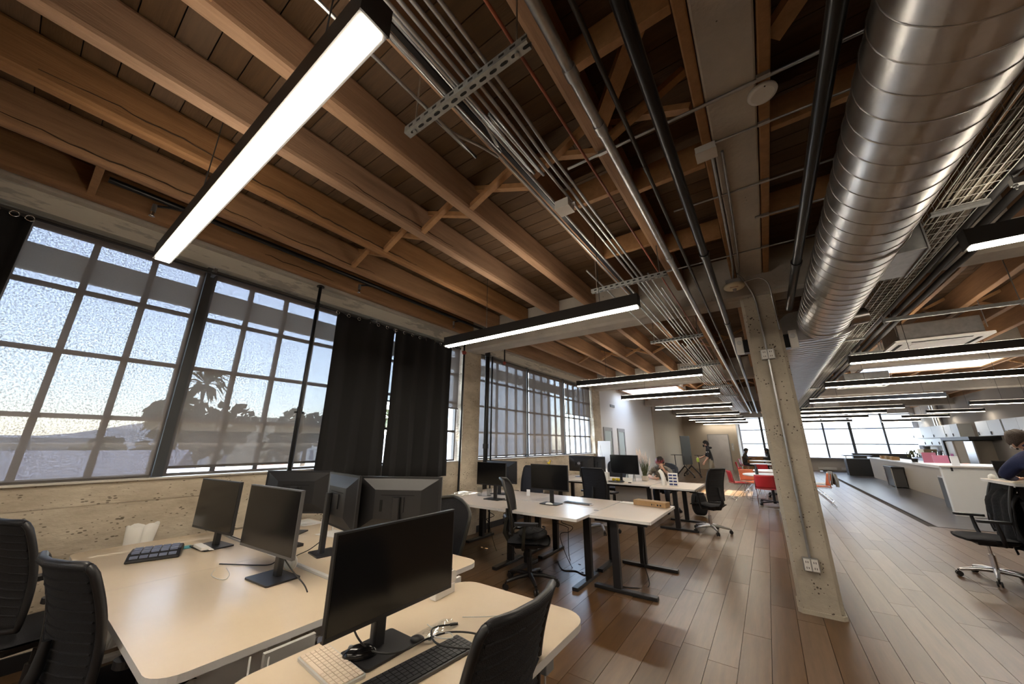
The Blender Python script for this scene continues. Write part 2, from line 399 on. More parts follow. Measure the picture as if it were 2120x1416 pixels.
# ceiling: decking boards on joists, ledgers, cross bridging
ceil = struct('ceiling', 'exposed timber joist ceiling with dark plank decking', 'ceiling')
def cut(x0, x1, y0, y1):
    out = [(x0, x1)]
    for a, b, c, d in (SKY1, SKY2):
        if y1 > c and y0 < d:
            nx = []
            for p, q in out:
                if q <= a or p >= b: nx.append((p, q)); continue
                if p < a: nx.append((p, a))
                if q > b: nx.append((b, q))
            out = nx
    return out
boards = []
BW = .147; y = YB
while y < YF:
    off = random.random() * 1.2 - .6
    for a, b in ((-4.62, -.9 + off), (-.9 + off, 2.6 + off), (2.6 + off, XR)):
        for p, q in cut(a, b, y, y + BW): boards.append((p, q, y, min(y + BW, YF)))
    y += BW
def bkey(b):
    p = project(((b[0] + b[1]) / 2, (b[2] + b[3]) / 2, ZD))
    return p[2] if p and b[2] > -.9 else 99
boards.sort(key=bkey)
mb = MB(); vals = []
for i, (p, q, a, b) in enumerate(boards):
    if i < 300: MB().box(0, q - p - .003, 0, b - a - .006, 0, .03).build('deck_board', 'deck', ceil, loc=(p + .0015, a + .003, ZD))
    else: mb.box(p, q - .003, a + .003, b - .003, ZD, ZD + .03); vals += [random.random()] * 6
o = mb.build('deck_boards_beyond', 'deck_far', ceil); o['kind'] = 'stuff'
o.data.attributes.new('rnd', 'FLOAT', 'FACE').data.foreach_set('value', vals)
mb = MB()
ys = sorted({YB, YF, SKY1[2], SKY1[3], SKY2[2], SKY2[3]})
for a, b in zip(ys, ys[1:]):
    for p, q in cut(-5.4, XR + .3, a, b): mb.box(p, q, a, b, ZD + .033, ZD + .12)
mb.build('roof_membrane', 'roof', ceil)

JX = [-4.215, -3.60, -3.0, -2.41, -1.80, -1.18, -.60, .92, 1.50, 2.09, 2.62, 3.16, 3.68, 4.28, 4.88, 5.48, 6.08, 6.64]
JW = .082
bays = [(YB, BEAMY[0])] + [(BEAMY[i] + .33, BEAMY[i + 1]) for i in range(4)] + [(BEAMY[4] + .33, YF)]
jc = {}
def jbox(x0, x1, y0, y1, z0=ZJ, z1=ZD, name='joist', m='joist', bev=.008):
    return MB().box(0, x1 - x0, 0, y1 - y0, 0, z1 - z0).build(name, m, ceil, bevel=bev, loc=(x0, y0, z0))
for bi, (a, b) in enumerate(bays):
    for jx in JX:
        segs = [(a, b)]
        for s in (SKY1, SKY2):
            if s[0] - .05 < jx < s[1] + .05 and a < s[3] and b > s[2]: segs = [(p, q) for p, q in ((a, s[2] - .09), (s[3] + .09, b)) if q - p > .1]
        for p, q in segs:
            w_ = .105 if (bi < 2 and jx < -.5) else JW
            jbox(jx - w_ / 2, jx + w_ / 2, p, q, bev=.03 if w_ > .1 else .008)
    if bi == 1:
        for jx, y0_, n_, sd in ((-3.60, -.55, 26, 3), (-3.0, -.35, 30, 5), (-3.0, .9, 24, 8), (-2.41, 1.0, 22, 6), (-3.60, 1.0, 20, 4), (-4.215, 1.2, 14, 2)):
            rg = random.Random(sd); zz = ZJ + .06; pts = []
            for k in range(n_):
                zz += rg.uniform(-.012, .010); zz = min(max(zz, ZJ + .035), ZJ + .15); pts.append((jx + .0515, y0_ + k * .06, zz))
            MB().tube(pts, [.001 + .004 * math.sin(PI * k / (n_ - 1)) + .002 * rg.random() for k in range(n_)], 5).build('split_crack', 'crack', ceil)
    jbox(-.045, .012, a, b, name='ledger', m='newwood'); jbox(.268, .325, a, b, name='ledger', m='newwood')
    # cross bridging at midspan
    ym = (a + b) / 2 + .1
    if bi in (1, 2, 3):
        xs = JX[:7] + [-.02]
        prs = list(zip(xs, xs[1:])) + list(zip(JX[7:], JX[8:]))
        for k, (p, q) in enumerate(prs):
            if k == 0: continue
            if SKY1[0] < (p + q) / 2 < SKY1[1] and SKY1[2] < ym < SKY1[3]: continue
            MB().bar((p + .04, ym - .03, ZJ + .03), (q - .04, ym - .03, ZD - .03), .05, .04).build('bridging', 'newwood', ceil)
            MB().bar((p + .04, ym + .03, ZD - .03), (q - .04, ym + .03, ZJ + .03), .05, .04).build('bridging', 'newwood', ceil)
# blocking pieces seen between joists
for x0, x1, y in ((-4.17, -3.64, -.06), (-1.14, -.64, 2.35), (-.56, -.05, 1.3), (-.56, -.05, 2.45), (.33, .88, 2.35), (.33, .88, 3.4), (-.56, -.05, 3.55), (-1.14, -.64, 3.3), (-1.76, -1.22, .05)):
    jbox(x0, x1, y, y + .045, ZJ + .02, ZJ + .22, 'blocking', 'newwood', .004)
for k, (p, q, dy) in enumerate(((.33, .90, .55), (-.56, -.06, .5))):
    MB().bar((p, 1.75, ZJ + .05), (q, 1.75 - dy, ZD - .06), .09, .05).build('diagonal_brace', 'newwood', ceil)
# skylight curbs and panes
for nm, (a, b, c, d) in (('skylight_over_desks', SKY1), ('skylight_over_kitchen', SKY2)):
    t = tag(D.objects.new('window_7' if nm.endswith('desks') else 'window_8', None), 'flat glazed roof skylight above the far desks' if nm.endswith('desks') else 'flat glazed roof skylight near the kitchen end', 'skylight', None, 'structure'); COL.objects.link(t)
    MB().box(a - .06, a, c - .06, d + .06, ZJ, ZD + .75).box(b, b + .06, c - .06, d + .06, ZJ, ZD + .75).box(a, b, c - .06, c, ZJ, ZD + .75).box(a, b, d, d + .06, ZJ, ZD + .75).build('light_well', 'white', t)
    MB().box(a - .08, b + .08, c - .08, c, ZJ - .02, ZJ).box(a - .08, b + .08, d, d + .08, ZJ - .02, ZJ).box(a - .08, a, c, d, ZJ - .02, ZJ).box(b, b + .08, c, d, ZJ - .02, ZJ).build('well_trim', 'newwood', t)
    nb = 3
    for i in range(nb):
        w = (b - a) / nb
        MB().box(a + w * i + .02, a + w * (i + 1) - .02, c, d, ZD + .76, ZD + .77).build('pane', 'pane', t)
        MB().box(a + w * i - .02, a + w * i + .02, c, d, ZD + .73, ZD + .78).build('glazing_bar', 'winwhite', t)

# concrete beams and columns
def pillar(x0, x1, y0, y1, z0, z1, ch):
    poly = [(x0 + ch, y0), (x1 - ch, y0), (x1, y0 + ch), (x1, y1 - ch), (x1 - ch, y1), (x0 + ch, y1), (x0, y1 - ch), (x0, y0 + ch)]
    return MB().prism(poly, z0, z1)
nth = ['', 'nearest', 'second', 'third', 'farthest']
for i, by in enumerate(BEAMY):
    mb = MB()
    c = .035; y0, y1, z0 = by, by + .33, 3.14
    prof = [(y0 + c, z0), (y1 - c, z0), (y1, z0 + c), (y1, ZD), (y0, ZD), (y0, z0 + c)]
    n = 6; vs = [(x_, p[0], p[1]) for x_ in (-4.33, XR) for p in prof]
    mb.add(vs, [tuple(range(n)), tuple(range(2 * n - 1, n - 1, -1))] + [(k, k + n, (k + 1) % n + n, (k + 1) % n) for k in range(n)])
    tag(mb.build('concrete_beam', 'beam'), ['grey concrete cross beam behind the camera', 'grey concrete cross beam above the nearest column', 'grey concrete cross beam just before the roof skylights', 'grey concrete cross beam just beyond the roof skylights', 'grey concrete cross beam closest to the elevator'][i], 'beam', 'concrete cross beams', 'structure')
    if i:
        t = thing('concrete_column', ['', 'weathered concrete column in the foreground with conduit and outlets', 'concrete column hidden behind the foreground column', 'third concrete column down the room', 'last concrete column near the elevator'][i], 'column', (0, 0, 0), group='concrete columns'); t['kind'] = 'structure'
        pillar(0., .325, by, by + .33, 0, 3.14, .03).build('shaft', 'concrete', t)
        pillar(-.012, .337, by - .012, by + .342, 0, .035, .03).build('plinth', 'concrete', t)
mb = MB()
for a, b in bays: mb.box(.015, .262, a, b, ZJ, ZD)
tag(mb.build('concrete_girder', 'beam', bevel=.012), 'long grey concrete girder running lengthwise over the column', 'beam', None, 'structure')

# left wall: low concrete wall, piers, lintel
wl = struct('wall_left', 'board-marked concrete window wall on the left', 'wall')
MB().box(-4.62, XL, YB, 11.2, 0, 1.185).build('low_wall', 'concrete_low', wl)
for z in (.34, .68, 1.02):      # board-form ridges
    MB().box(XL, XL + .007, YB, 11.2, z, z + .014).build('form_line', 'concrete_low', wl)
MB().box(-4.58, XL + .03, YB, 10.6, 1.185, 1.20).build('window_sill', 'cream', wl)
for a, b in ((-1.46, -1.0), (4.63, 5.09), (10.6, 11.2)): MB().box(-4.62, -4.34, a, b, 0, 3.40).build('pier', 'concrete_low', wl, bevel=.012)
MB().box(-4.62, -4.29, YB, 11.2, 3.385, ZD).build('lintel', 'beam', wl)
MB().box(-4.62, -4.36, YB, 11.2, 3.23, 3.385).build('painted_lintel_face', 'cream', wl)
MB().box(XL, XL + .015, YB, 11.2, 0, .10).build('skirting', 'satin', wl)
wl2 = struct('wall_left_2', 'white plastered wall with two glass doors', 'wall')
MB().box(-4.62, XL, 11.2, 18.05, 0, ZD).build('plaster', 'white', wl2)
MB().box(-4.62, XL + .05, 18.05, 25.6, 0, ZD).build('plaster_return', 'beige', wl2)
MB().box(XL, XL + .02, 12.30, 12.75, 2.75, 2.84).build('vent_cover', 'grey_pl', wl2)
tag(MB().box(XL - .3, XR + .3, YB - .2, YB, 0, ZD).build('wall_back', 'grey_wall'), 'plain wall behind the viewpoint', 'wall', None, 'structure')
tag(MB().box(XR, XR + .2, YB, YF + .2, 0, ZD).build('wall_right', 'grey_wall'), 'grey painted wall behind the kitchen cabinets', 'wall', None, 'structure')
wf = struct('wall_far', 'far wall with the elevator and end windows', 'wall')
MB().box(XL - .2, -1.42, 25.5, 25.7, 0, ZD).build('elevator_wall', 'beige', wf)
MB().box(-1.62, -1.42, 25.7, 28, 0, ZD).build('return_wall', 'beige', wf)
MB().box(-1.62, XR + .2, 28, 28.2, 0, .72).build('spandrel', 'grey_wall', wf)
MB().box(-1.62, XR + .2, 28, 28.2, 3.15, ZD).build('header', 'grey_wall', wf)
MB().box(-1.42, XR, 27.78, 28.02, .70, .75).build('window_ledge', 'winwhite', wf)
for a, b in ((2.2, 3.0), (3.2, 4.4)): MB().box(a, b, 27.85, 28, .08, .22).build('heater', 'lt_metal', wf)

# doors
def gdoor(n, y0, y1, lab):
    t = struct('door_%d' % n, lab, 'door')
    X = XL + .002
    MB().box(X, X + .03, y0, y0 + .09, 0, 2.02).box(X, X + .03, y1 - .09, y1, 0, 2.02).box(X, X + .03, y0 + .09, y1 - .09, 1.90, 2.02).box(X, X + .03, y0 + .09, y1 - .09, 0, .1).build('door_frame', 'grey_pl', t)
    MB().box(X, X + .015, y0 + .09, y1 - .09, .1, 1.90).build('glass_leaf', 'frost', t)
    MB().cyl((X + .04, y1 - .16, .9), (X + .04, y1 - .16, 1.2), .012).build('door_handle', 'alu', t)
gdoor(1, 11.48, 12.30, 'grey framed frosted glass door nearest the window pier')
gdoor(2, 12.85, 13.63, 'grey framed frosted glass door further along the white wall')
t = struct('door_3', 'brushed steel elevator door in the beige wall', 'door')
MB().box(-2.98, -1.92, 25.47, 25.5, 2.02, 2.06).box(-3.02, -2.98, 25.47, 25.5, 0, 2.06).box(-1.92, -1.88, 25.47, 25.5, 0, 2.06).build('door_frame', 'grey_pl', t)
MB().box(-2.98, -2.452, 25.48, 25.5, 0, 2.02).build('door_leaf', 'steel', t); MB().box(-2.448, -1.92, 25.48, 25.5, 0, 2.02).build('door_leaf', 'steel', t)
t = thing('elevator_call_panel', 'small steel call button panel beside the elevator door', 'call panel', (-1.74, 25.5, 1.1))
MB().box(-.06, .06, -.02, -.001, 0, .42).build('plate', 'galv', t); MB().cyl((0, -.02, .25), (0, -.03, .25), .025).build('button', 'white_pl', t); MB().cyl((0, -.02, .15), (0, -.03, .15), .025).build('button', 'white_pl', t)

# left windows: steel frames, panes
TZ = [1.20, 1.69, 2.19, 2.70, 3.16]
panels = [(-.99, .83), (.90, 2.70), (2.77, 4.60), (5.11, 6.87), (6.94, 8.74), (8.81, 10.58)]
wlab = ['steel framed window at the left edge', 'steel framed window left of the black curtain', 'steel framed window behind the black curtain', 'first window beyond the concrete pier', 'middle window beyond the concrete pier', 'last window beside the white wall']
for i, (a, b) in enumerate(panels):
    t = struct('window_%d' % (i + 1), wlab[i], 'window')
    w = (b - a) / 5
    MB().box(-4.53, -4.47, a, b, 1.19, 1.225).box(-4.53, -4.47, a, b, 3.15, 3.23).box(-4.53, -4.47, a, a + .03, 1.225, 3.15).box(-4.53, -4.47, b - .03, b, 1.225, 3.15).build('window_frame', 'frame', t)
    for k in range(1, 5): MB().box(-.02, .02, -.021, .021, 1.225, 3.15).build('mullion', 'frame', t, loc=(-4.5, a + w * k, 0))
    for z in TZ[1:4]: MB().box(-4.518, -4.482, a + .03, b - .03, z - .018, z + .018).build('transom', 'frame', t)
    pc = {}
    for k in range(5):
        for r in range(4):
            key = r
            if key not in pc: pc[key] = MB().box(-.003, .003, .012, w - .012, TZ[r] + .012, TZ[r + 1] - .012).mesh('pane', 'pane')
            link('pane', pc[key], t, loc=(-4.5, a + w * k, 0))
for j, y in enumerate((.865, 2.735, 6.905, 8.775)):
    tag(MB().box(-4.55, -4.43, y - .035, y + .035, 1.19, 3.3).build('trim_%d' % (j + 1), 'alu_dark'), ['dark steel post between the two nearest windows', 'dark steel post half hidden by the black curtain', 'dark steel post after the first window past the pier', 'dark steel post before the half-raised blind'][j], 'post', None, 'structure')
# roller blinds
blab = ['woven roller blind fully lowered over the leftmost window', 'woven roller blind left of the black curtain', 'woven roller blind stopping halfway behind the black curtain', 'woven roller blind just past the concrete pier', 'brown roller blind over the middle far window', 'brown roller blind raised halfway above bright panes']
bz = [1.205, 1.275, 2.08, 1.25, 1.25, 2.28]
for i, (a, b) in enumerate(panels):
    t = thing('roller_blind', blab[i], 'blind', (-4.43, a, bz[i]), group='roller blinds on the left windows')
    h = 3.17 - bz[i]
    MB().grid(lambda u, v: (0, .02 + u * (b - a - .04), v * h), 2, 2).build('fabric', 'shade' if i < 3 else 'shade3' if i == 3 else 'shade2', t)
    MB().box(-.008, .008, .015, b - a - .015, -.012, .012).build('hem_bar', 'frame', t)
    MB().cyl((-.005, .01, h + .02), (-.005, b - a - .01, h + .02), .022).build('roller_tube', 'frame', t)

# far windows
t = struct('window_9', 'wide dark framed end window overlooking bright buildings', 'window')
FX = [-1.32, -.18, .95, 2.83, 4.0, 5.37, 6.50]
MB().box(-1.42, -1.32, 27.97, 28.08, .75, 3.15).box(6.50, XR, 27.97, 28.08, .75, 3.15).build('jamb', 'winwhite', t)
for k, x in enumerate(FX[1:-1]): MB().box(x - (.06 if k in (0, 3) else .04), x + (.06 if k in (0, 3) else .04), 27.97, 28.08, .75, 3.15).build('mullion', 'alu_dark', t)
for z in (1.5, 2.36, 3.10): MB().box(-1.32, 6.5, 28.0, 28.06, z - .025, z + .025).build('transom', 'alu_dark', t)
for a, b in zip(FX, FX[1:]):
    for z0, z1 in ((.75, 1.475), (1.525, 2.335), (2.385, 3.075)): MB().box(a + .03, b - .03, 28.02, 28.03, z0, z1).build('pane', 'pane', t)
# exterior eave along the left facade
tag(MB().box(-5.36, -5.30, YB - 2, 13, 3.02, 3.28).build('trim_5', 'stucco2'), 'grey horizontal sunshade band outside the left windows', 'sunshade', None, 'structure')

# the same window wall goes on behind the viewpoint
for i, (a, b) in enumerate(((-7.1, -5.3), (-5.23, -3.4), (-3.33, -1.48))):
    t = struct('window_%d' % (10 + i), ['shaded steel framed window farthest behind the viewpoint', 'shaded steel framed window in the middle behind the viewpoint', 'shaded steel framed window just behind the viewpoint'][i], 'window')
    MB().box(-4.53, -4.47, a, b, 1.19, 1.225).box(-4.53, -4.47, a, b, 3.15, 3.23).box(-4.53, -4.47, a, a + .03, 1.225, 3.15).box(-4.53, -4.47, b - .03, b, 1.225, 3.15).build('window_frame', 'frame', t)
    for k in range(1, 5): MB().box(-4.52, -4.48, a + (b - a) / 5 * k - .0125, a + (b - a) / 5 * k + .0125, 1.225, 3.15).build('mullion', 'frame', t)
    for z in TZ[1:4]: MB().box(-4.518, -4.482, a + .03, b - .03, z - .0125, z + .0125).build('transom', 'frame', t)
    MB().box(-4.503, -4.497, a + .03, b - .03, 1.225, 3.15).build('pane', 'pane', t)
    MB().grid(lambda u, v: (-4.43, a + .02 + u * (b - a - .04), 1.25 + v * 1.92), 2, 2).build('blind_fabric', 'shade', t)

# ------------------------------------------------------------------ ceiling services
def lamp(x0, x1, y, lab, hang=ZD - .001, z=2.65):
    dim = y > 15
    t = thing('linear_pendant_lamp', lab, 'lamp', ((x0 + x1) / 2, y, z), group='linear pendant lamps')
    h = (x1 - x0) / 2
    MB().box(-h, h, -.045, .045, .008, .115).build('housing', 'fixture', t)
    MB().box(-h + .012, h - .012, -.034, .034, -.002, .008).build('diffuser', 'lamp_dim' if dim else 'lamp', t)
    MB().box(-h + .03, h - .03, -.030, .030, .115, .118).build('uplight_diffuser', 'uplamp_dim' if dim else 'uplamp', t)
    for sx in (-h + .64, h - .35): MB().cyl((sx, 0, .115), (sx, 0, hang - z), .003, n=6).build('hanging_wire', 'cable', t)
    MB().box(-h - .006, -h, -.047, .047, .004, .118).build('end_cap', 'fixture', t); MB().box(h, h + .006, -.047, .047, .004, .118).build('end_cap', 'fixture', t)
LY = [.345, 2.96, 6.80, 9.65, 13.3, 16.9, 20.1, 22.2, 25.2]
o_ = ['nearest', 'second', 'third', 'fourth', 'fifth', 'sixth', 'seventh', 'eighth', 'farthest']
for i, y in enumerate(LY): lamp(-3.10, -.735, y, ['large glowing linear lamp hanging closest to the camera at upper left', 'linear lamp hanging before the concrete cross beam, above the curtain corner'][i] if i < 2 else '%s linear lamp from the camera in the row over the window desks' % o_[i])
for i, y in enumerate([3.15, 7.05, 9.9, 13.45, 16.8, 19.0, 22.0, 25.8]): lamp(1.19, 3.85, y, 'cropped linear lamp at the right edge beside the cable tray' if i == 0 else '%s linear lamp from the camera in the row right of the duct' % o_[i])
for i, y in enumerate([16.6, 20.2, 23.3, 26.9]): lamp(5.16, 6.58, y, '%s short linear lamp in front of the kitchen cabinets' % ['nearest', 'second', 'third', 'farthest'][i])
for i, y in enumerate((-2.6, -5.8)): lamp(-3.10, -.735, y, ['linear lamp just behind the viewpoint over the desks', 'linear lamp well behind the viewpoint over the desks'][i]); lamp(1.19, 3.85, y, ['linear lamp just behind the viewpoint right of the duct', 'linear lamp well behind the viewpoint right of the duct'][i])

# strut trapezes
for i, y in enumerate((.87, 3.33, 5.75, 8.15, 11.45, 14.0)):
    t = thing('strut_trapeze', ['perforated steel strut crossing the conduits close overhead', 'steel strut under the conduits before the cross beam', 'steel strut under the conduits just past the cross beam', 'fourth steel strut under the conduits from the camera', 'fifth steel strut under the conduits from the camera', 'sixth steel strut under the conduits from the camera'][i], 'strut', (-.918, y, 3.077), group='strut trapezes under the conduits')
    mb = MB(); L = .381; w = .021; th = .003
    mb.box(-L, L, -w, w, -.021, -.021 + th).box(-L, L, -w, -w + th, -.018, .02).box(-L, L, w - th, w, -.018, .02)
    mb.build('channel', 'strut', t)
    mb = MB()
    for k in range(13): mb.prism([(-L + .05 + k * .0585 + .014 * math.cos(a) + (.006 if math.cos(a) > 0 else -.006), .007 * math.sin(a)) for a in [2 * PI * j / 10 + .01 for j in range(10)]], -.0218, -.0205)
    mb.build('slot_row', 'slot', t)['kind'] = 'stuff'
    mb = MB()
    for k in range(13): mb.box(-L + .036 + k * .0585, -L + .064 + k * .0585, -w - .0006, -w + .001, -.007, .007)
    mb.build('side_slot_row', 'slot', t)['kind'] = 'stuff'
    for sx in (-L + .06, L - .06): MB().cyl((sx, 0, -.03), (sx, 0, ZD - .005 - 3.077), .0045, n=6).cyl((sx, 0, -.032), (sx, 0, -.021), .011, n=6).build('threaded_rod', 'galv', t)
# conduits over the struts
CZ = 3.108; KC = .941
def pipe(name, pts, r, m, lab, cat, grp=None, n=8, couple=None):
    t = thing(name, lab, cat, tuple(pts[0]), group=grp)
    p0 = Vector(pts[0]); loc = [Vector(p) - p0 for p in pts]
    MB().tube(loc, r, n).build('tube', m, t)
    if couple:
        for c in couple:
            d = (loc[-1] - loc[0]).normalized(); q = loc[0] + d * c
            MB().cyl(q - d * .03, q + d * .03, r * 1.22, n=n).build('coupling', m, t)
    return t
gc = 'thin steel conduits over the struts'
cx = [(KC * a, KC * b) for a, b in [(-.975, -1.074), (-.93, -1.007), (-.888, -.896), (-.84, -.851), (-.796, -.807)]]
for i, (a, b) in enumerate(cx):
    pts = [(a, YB + .1, CZ), (a, .92 + .05 * i, CZ)] + ([(a - .02, 1.05, CZ), (b + .02, 1.28, CZ)] if i < 2 else []) + [(b, 1.41, CZ), (b, 22.5, CZ)]
    pipe('conduit', pts if i >= 2 else bez(pts, 4), .0095, 'galv', ['leftmost jogged conduit of the five over the near strut', 'second jogged conduit over the near strut', 'middle straight conduit of the five over the near strut', 'fourth straight conduit over the near strut', 'rightmost straight conduit of the five over the near strut'][i], 'conduit', gc)
pipe('conduit', bez([(-1.13, YB + .1, CZ), (-1.13, .5, CZ), (-1.14, .92, CZ), (-1.13, 1.04, CZ + .01), (-1.08, 1.20, CZ + .03), (-1.04, 1.32, CZ + .025)], 5), .0085, 'galv', 'single conduit left of the others that curves in to join them', 'conduit', gc)
for i, x in enumerate((-1.17, -.70, -.66)):
    pipe('conduit', [(x, 2.9 + .4 * i, CZ), (x, 22.5, CZ)], .008, 'galv', ['far left conduit starting before the cross beam', 'conduit starting midway beside the red-brown pipe', 'conduit starting past the light, next to the red-brown pipe'][i], 'conduit', gc)
for i, x in enumerate((-1.12, -1.065, -.905, -.868)):
    pipe('conduit', [(x, 5.8 + .2 * i, CZ), (x, 22.5, CZ)], .008, 'galv', ['additional conduit starting past the cross beam, outermost left', 'additional conduit starting past the cross beam, second from left', 'additional conduit starting past the cross beam, third from left', 'additional conduit starting past the cross beam, fourth from left'][i], 'conduit', gc)
pipe('sprinkler_branch', [(-.607, YB + .1, CZ + .003), (-.610, 22.5, CZ + .003)], .008, 'rust', 'thin red-brown pipe running beside the conduits', 'pipe')
pipe('steel_pipe', [(-.459, YB + .1, 3.10), (-.460, 23, 3.10)], .0255, 'galv', 'thick galvanised conduit pipe running lengthwise', 'pipe', None, 14, [8.6, 8.95, 10.6, 12.5, 14.3])
pipe('dark_pipe', [(-.343, YB + .1, 3.118), (-.346, 22, 3.118)], .012, 'fixture', 'thin dark pipe high between the joists', 'pipe', None, 8, [9.4, 11.0])
pipe('black_pipe', [(-.193, YB + .1, 3.10), (-.193, 23, 3.10)], .032, 'iron', 'glossy black sprinkler main left of the concrete girder', 'pipe', None, 14, [10.7, 12.9])
pipe('black_pipe', [(.460, YB + .1, 3.04), (.460, 5.02, 3.04)], .034, 'iron', 'glossy black sprinkler main beside the round duct', 'pipe', None, 14, [11.2])
# black flat cable tray strip above the conduits
tag(MB().box(-1.16, -1.13, .0, 5.5, ZJ - .012, ZJ - .001).build('cable_raceway', 'iron'), 'flat black raceway strip under a joist beside the conduits', 'raceway')
# cross conduits under the joists
for i, (x0, x1, y, r) in enumerate(((-.86, .70, 1.90, .0095), (.0, .70, 2.25, .0065), (-.34, .70, 2.85, .007), (.22, .68, 3.34, .010), (-1.0, .70, 3.95, .007), (-1.0, .2, 5.4, .007))):
    t = pipe('conduit', [(x0, y, ZJ - r - .002), (x1, y + .02, ZJ - r - .002)], r, 'galv', ['cross conduit passing beside the round white ceiling disc', 'short cross conduit leaving the white junction box', 'third cross conduit under the girder from the camera', 'short cross conduit between girder and round duct', 'cross conduit just before the cross beam', 'cross conduit just past the cross beam'][i], 'conduit', 'cross conduits under the joists')
    for sx in ((.29 - x0), (-.60 - x0)):
        if 0 < sx < x1 - x0: MB().box(sx - .03, sx + .03, -.012, .012, -r - .002, r + .003).build('strap', 'galv', t)
# junction boxes
def boxt(name, c, s, m, lab, cat, grp=None, bevel=.003, rz=0.):
    o = MB().box(-s[0] / 2, s[0] / 2, -s[1] / 2, s[1] / 2, 0, s[2]).build(name, m, None, bevel=bevel, loc=c); o.rotation_euler.z = rz
    return tag(o, lab, cat, grp)
t = thing('junction_box', 'white junction box on the left edge of the girder', 'junction box', (-.03, 2.28, ZJ - .05))
MB().box(-.06, .06, -.05, .05, 0, .048).build('housing', 'white_pl', t, bevel=.003); MB().box(-.062, .062, -.052, .052, -.004, 0).build('cover', 'white_pl', t)
t = thing('junction_box', 'white junction box on the conduits above the middle bay', 'junction box', (-.885, 1.87, CZ - .075))
MB().box(-.05, .05, -.05, .05, 0, .06).build('housing', 'white_pl', t, bevel=.003); MB().box(-.052, .052, -.052, .052, -.004, 0).build('cover', 'white_pl', t); MB().cyl((.05, 0, .03), (.08, 0, .03), .012).build('connector', 'galv', t)
pipe('conduit', bez([(.0, 2.34, ZJ - .03), (.0, 3.2, ZJ - .03), (-.005, 4.1, ZJ - .03), (-.02, 4.36, 3.33), (-.03, 4.42, 3.30)], 5), .011, 'galv', 'conduit dropping from the junction box to the cream strobe', 'conduit')
pipe('conduit', bez([(.06, 2.34, ZJ - .02), (.06, 3.4, ZJ - .02), (.05, 4.3, ZJ - .02), (.03, 4.5, 3.36)], 5), .008, 'galv', 'thin conduit beside the strobe feed on the girder', 'conduit')
# smoke detector disc
t = thing('ceiling_speaker_disc', 'round white perforated ceiling disc on the girder ledger', 'ceiling disc', (.285, 2.02, ZJ - .022))
MB().lathe([(.055, 0), (.068, .003), (.072, .012), (.07, .021)], 28).build('disc', 'white_pl', t); MB().cyl((.01, -.055, -.0015), (.01, -.055, .002), .004).build('indicator', 'black', t)
# fire strobe
t = thing('fire_strobe', 'cream round ceiling strobe with a clear lens above the column', 'strobe', (-.03, 4.42, 3.19))
MB().box(-.075, .075, -.05, .05, .05, .11).build('back_box', 'galv', t, bevel=.004)
MB().lathe([(.055, 0), (.09, .008), (.105, .022), (.105, .045), (.07, .052)], 28).build('body', 'strobe', t)
MB().lathe([(.006, -.035), (.016, -.03), (.018, -.01), (.02, .004)], 12).build('lens', 'lens', t)
MB().box(-.04, .04, -.062, -.058, -.0005, .003).build('lettering', 'redvalve', t)
# devices on the column
def camdev(lab, x, sgn):
    t = thing('wall_speaker', lab, 'wall speaker', (x, 4.82, 2.50))
    MB().box(min(0, sgn * .05), max(0, sgn * .05), -.06, .06, .02, .17).build('bracket', 'iron', t)
    prof = [(-.065, 0), (.05, .02), (.065, .06), (.065, .15), (.03, .20), (-.065, .21)]
    mb = MB(); a = sgn * .05; b = sgn * .125; n = 6
    vs = [(xx, p[0], p[1]) for xx in (a, b) for p in prof]
    mb.add(vs, [tuple(range(n)), tuple(range(2 * n - 1, n - 1, -1))] + [(k, k + n, (k + 1) % n + n, (k + 1) % n) for k in range(n)])
    mb.build('body', 'white_pl', t, bevel=.008)
    MB().cyl((a + sgn * .035, -.062, .14), (a + sgn * .035, -.075, .14), .025).build('lens', 'lens', t)
camdev('white angular device mounted on the left side of the column', -.001, -1); camdev('white angular device mounted on the right side of the column', .326, 1)
def outlet(z, lab):
    t = thing('outlet_box', lab, 'outlet', (.155, 4.65, z), group='outlet boxes on the column')
    MB().box(-.06, .06, -.045, -.001, -.055, .055).build('box', 'galv', t, bevel=.003)
    for sx in (-.029, .029):
        f = MB().box(sx - .024, sx + .024, -.052, -.045, -.05, .05).build('receptacle', 'white_pl', t, bevel=.002)
        for dz in (-.024, .024): MB().box(sx - .010, sx - .005, -.0535, -.0515, dz - .008, dz + .008).box(sx + .005, sx + .010, -.0535, -.0515, dz - .008, dz + .008).build('socket_slots', 'black', f)
outlet(2.44, 'double outlet box high on the concrete column'); outlet(.42, 'double outlet box near the foot of the concrete column')
pipe('conduit', [(.155, 4.63, .475), (.155, 4.63, 2.385)], .0105, 'galv', 'shiny conduit joining the two outlet boxes on the column', 'conduit', None, 10, [.6])
pipe('conduit', bez([(.155, 4.63, 2.495), (.15, 4.63, 2.9), (.145, 4.63, 3.08), (.12, 4.60, 3.2), (.06, 4.5, 3.33), (.02, 4.45, ZJ - .02)], 5), .009, 'galv', 'conduit rising from the upper outlet box to the girder', 'conduit')
pipe('conduit', bez([(.02, 4.50, 3.28), (.12, 4.52, 3.30), (.22, 4.52, 3.30), (.29, 4.55, 3.22), (.30, 4.63, 3.05), (.305, 4.635, 2.7)], 5), .007, 'galv', 'bent thin conduit looping past the column top', 'conduit')

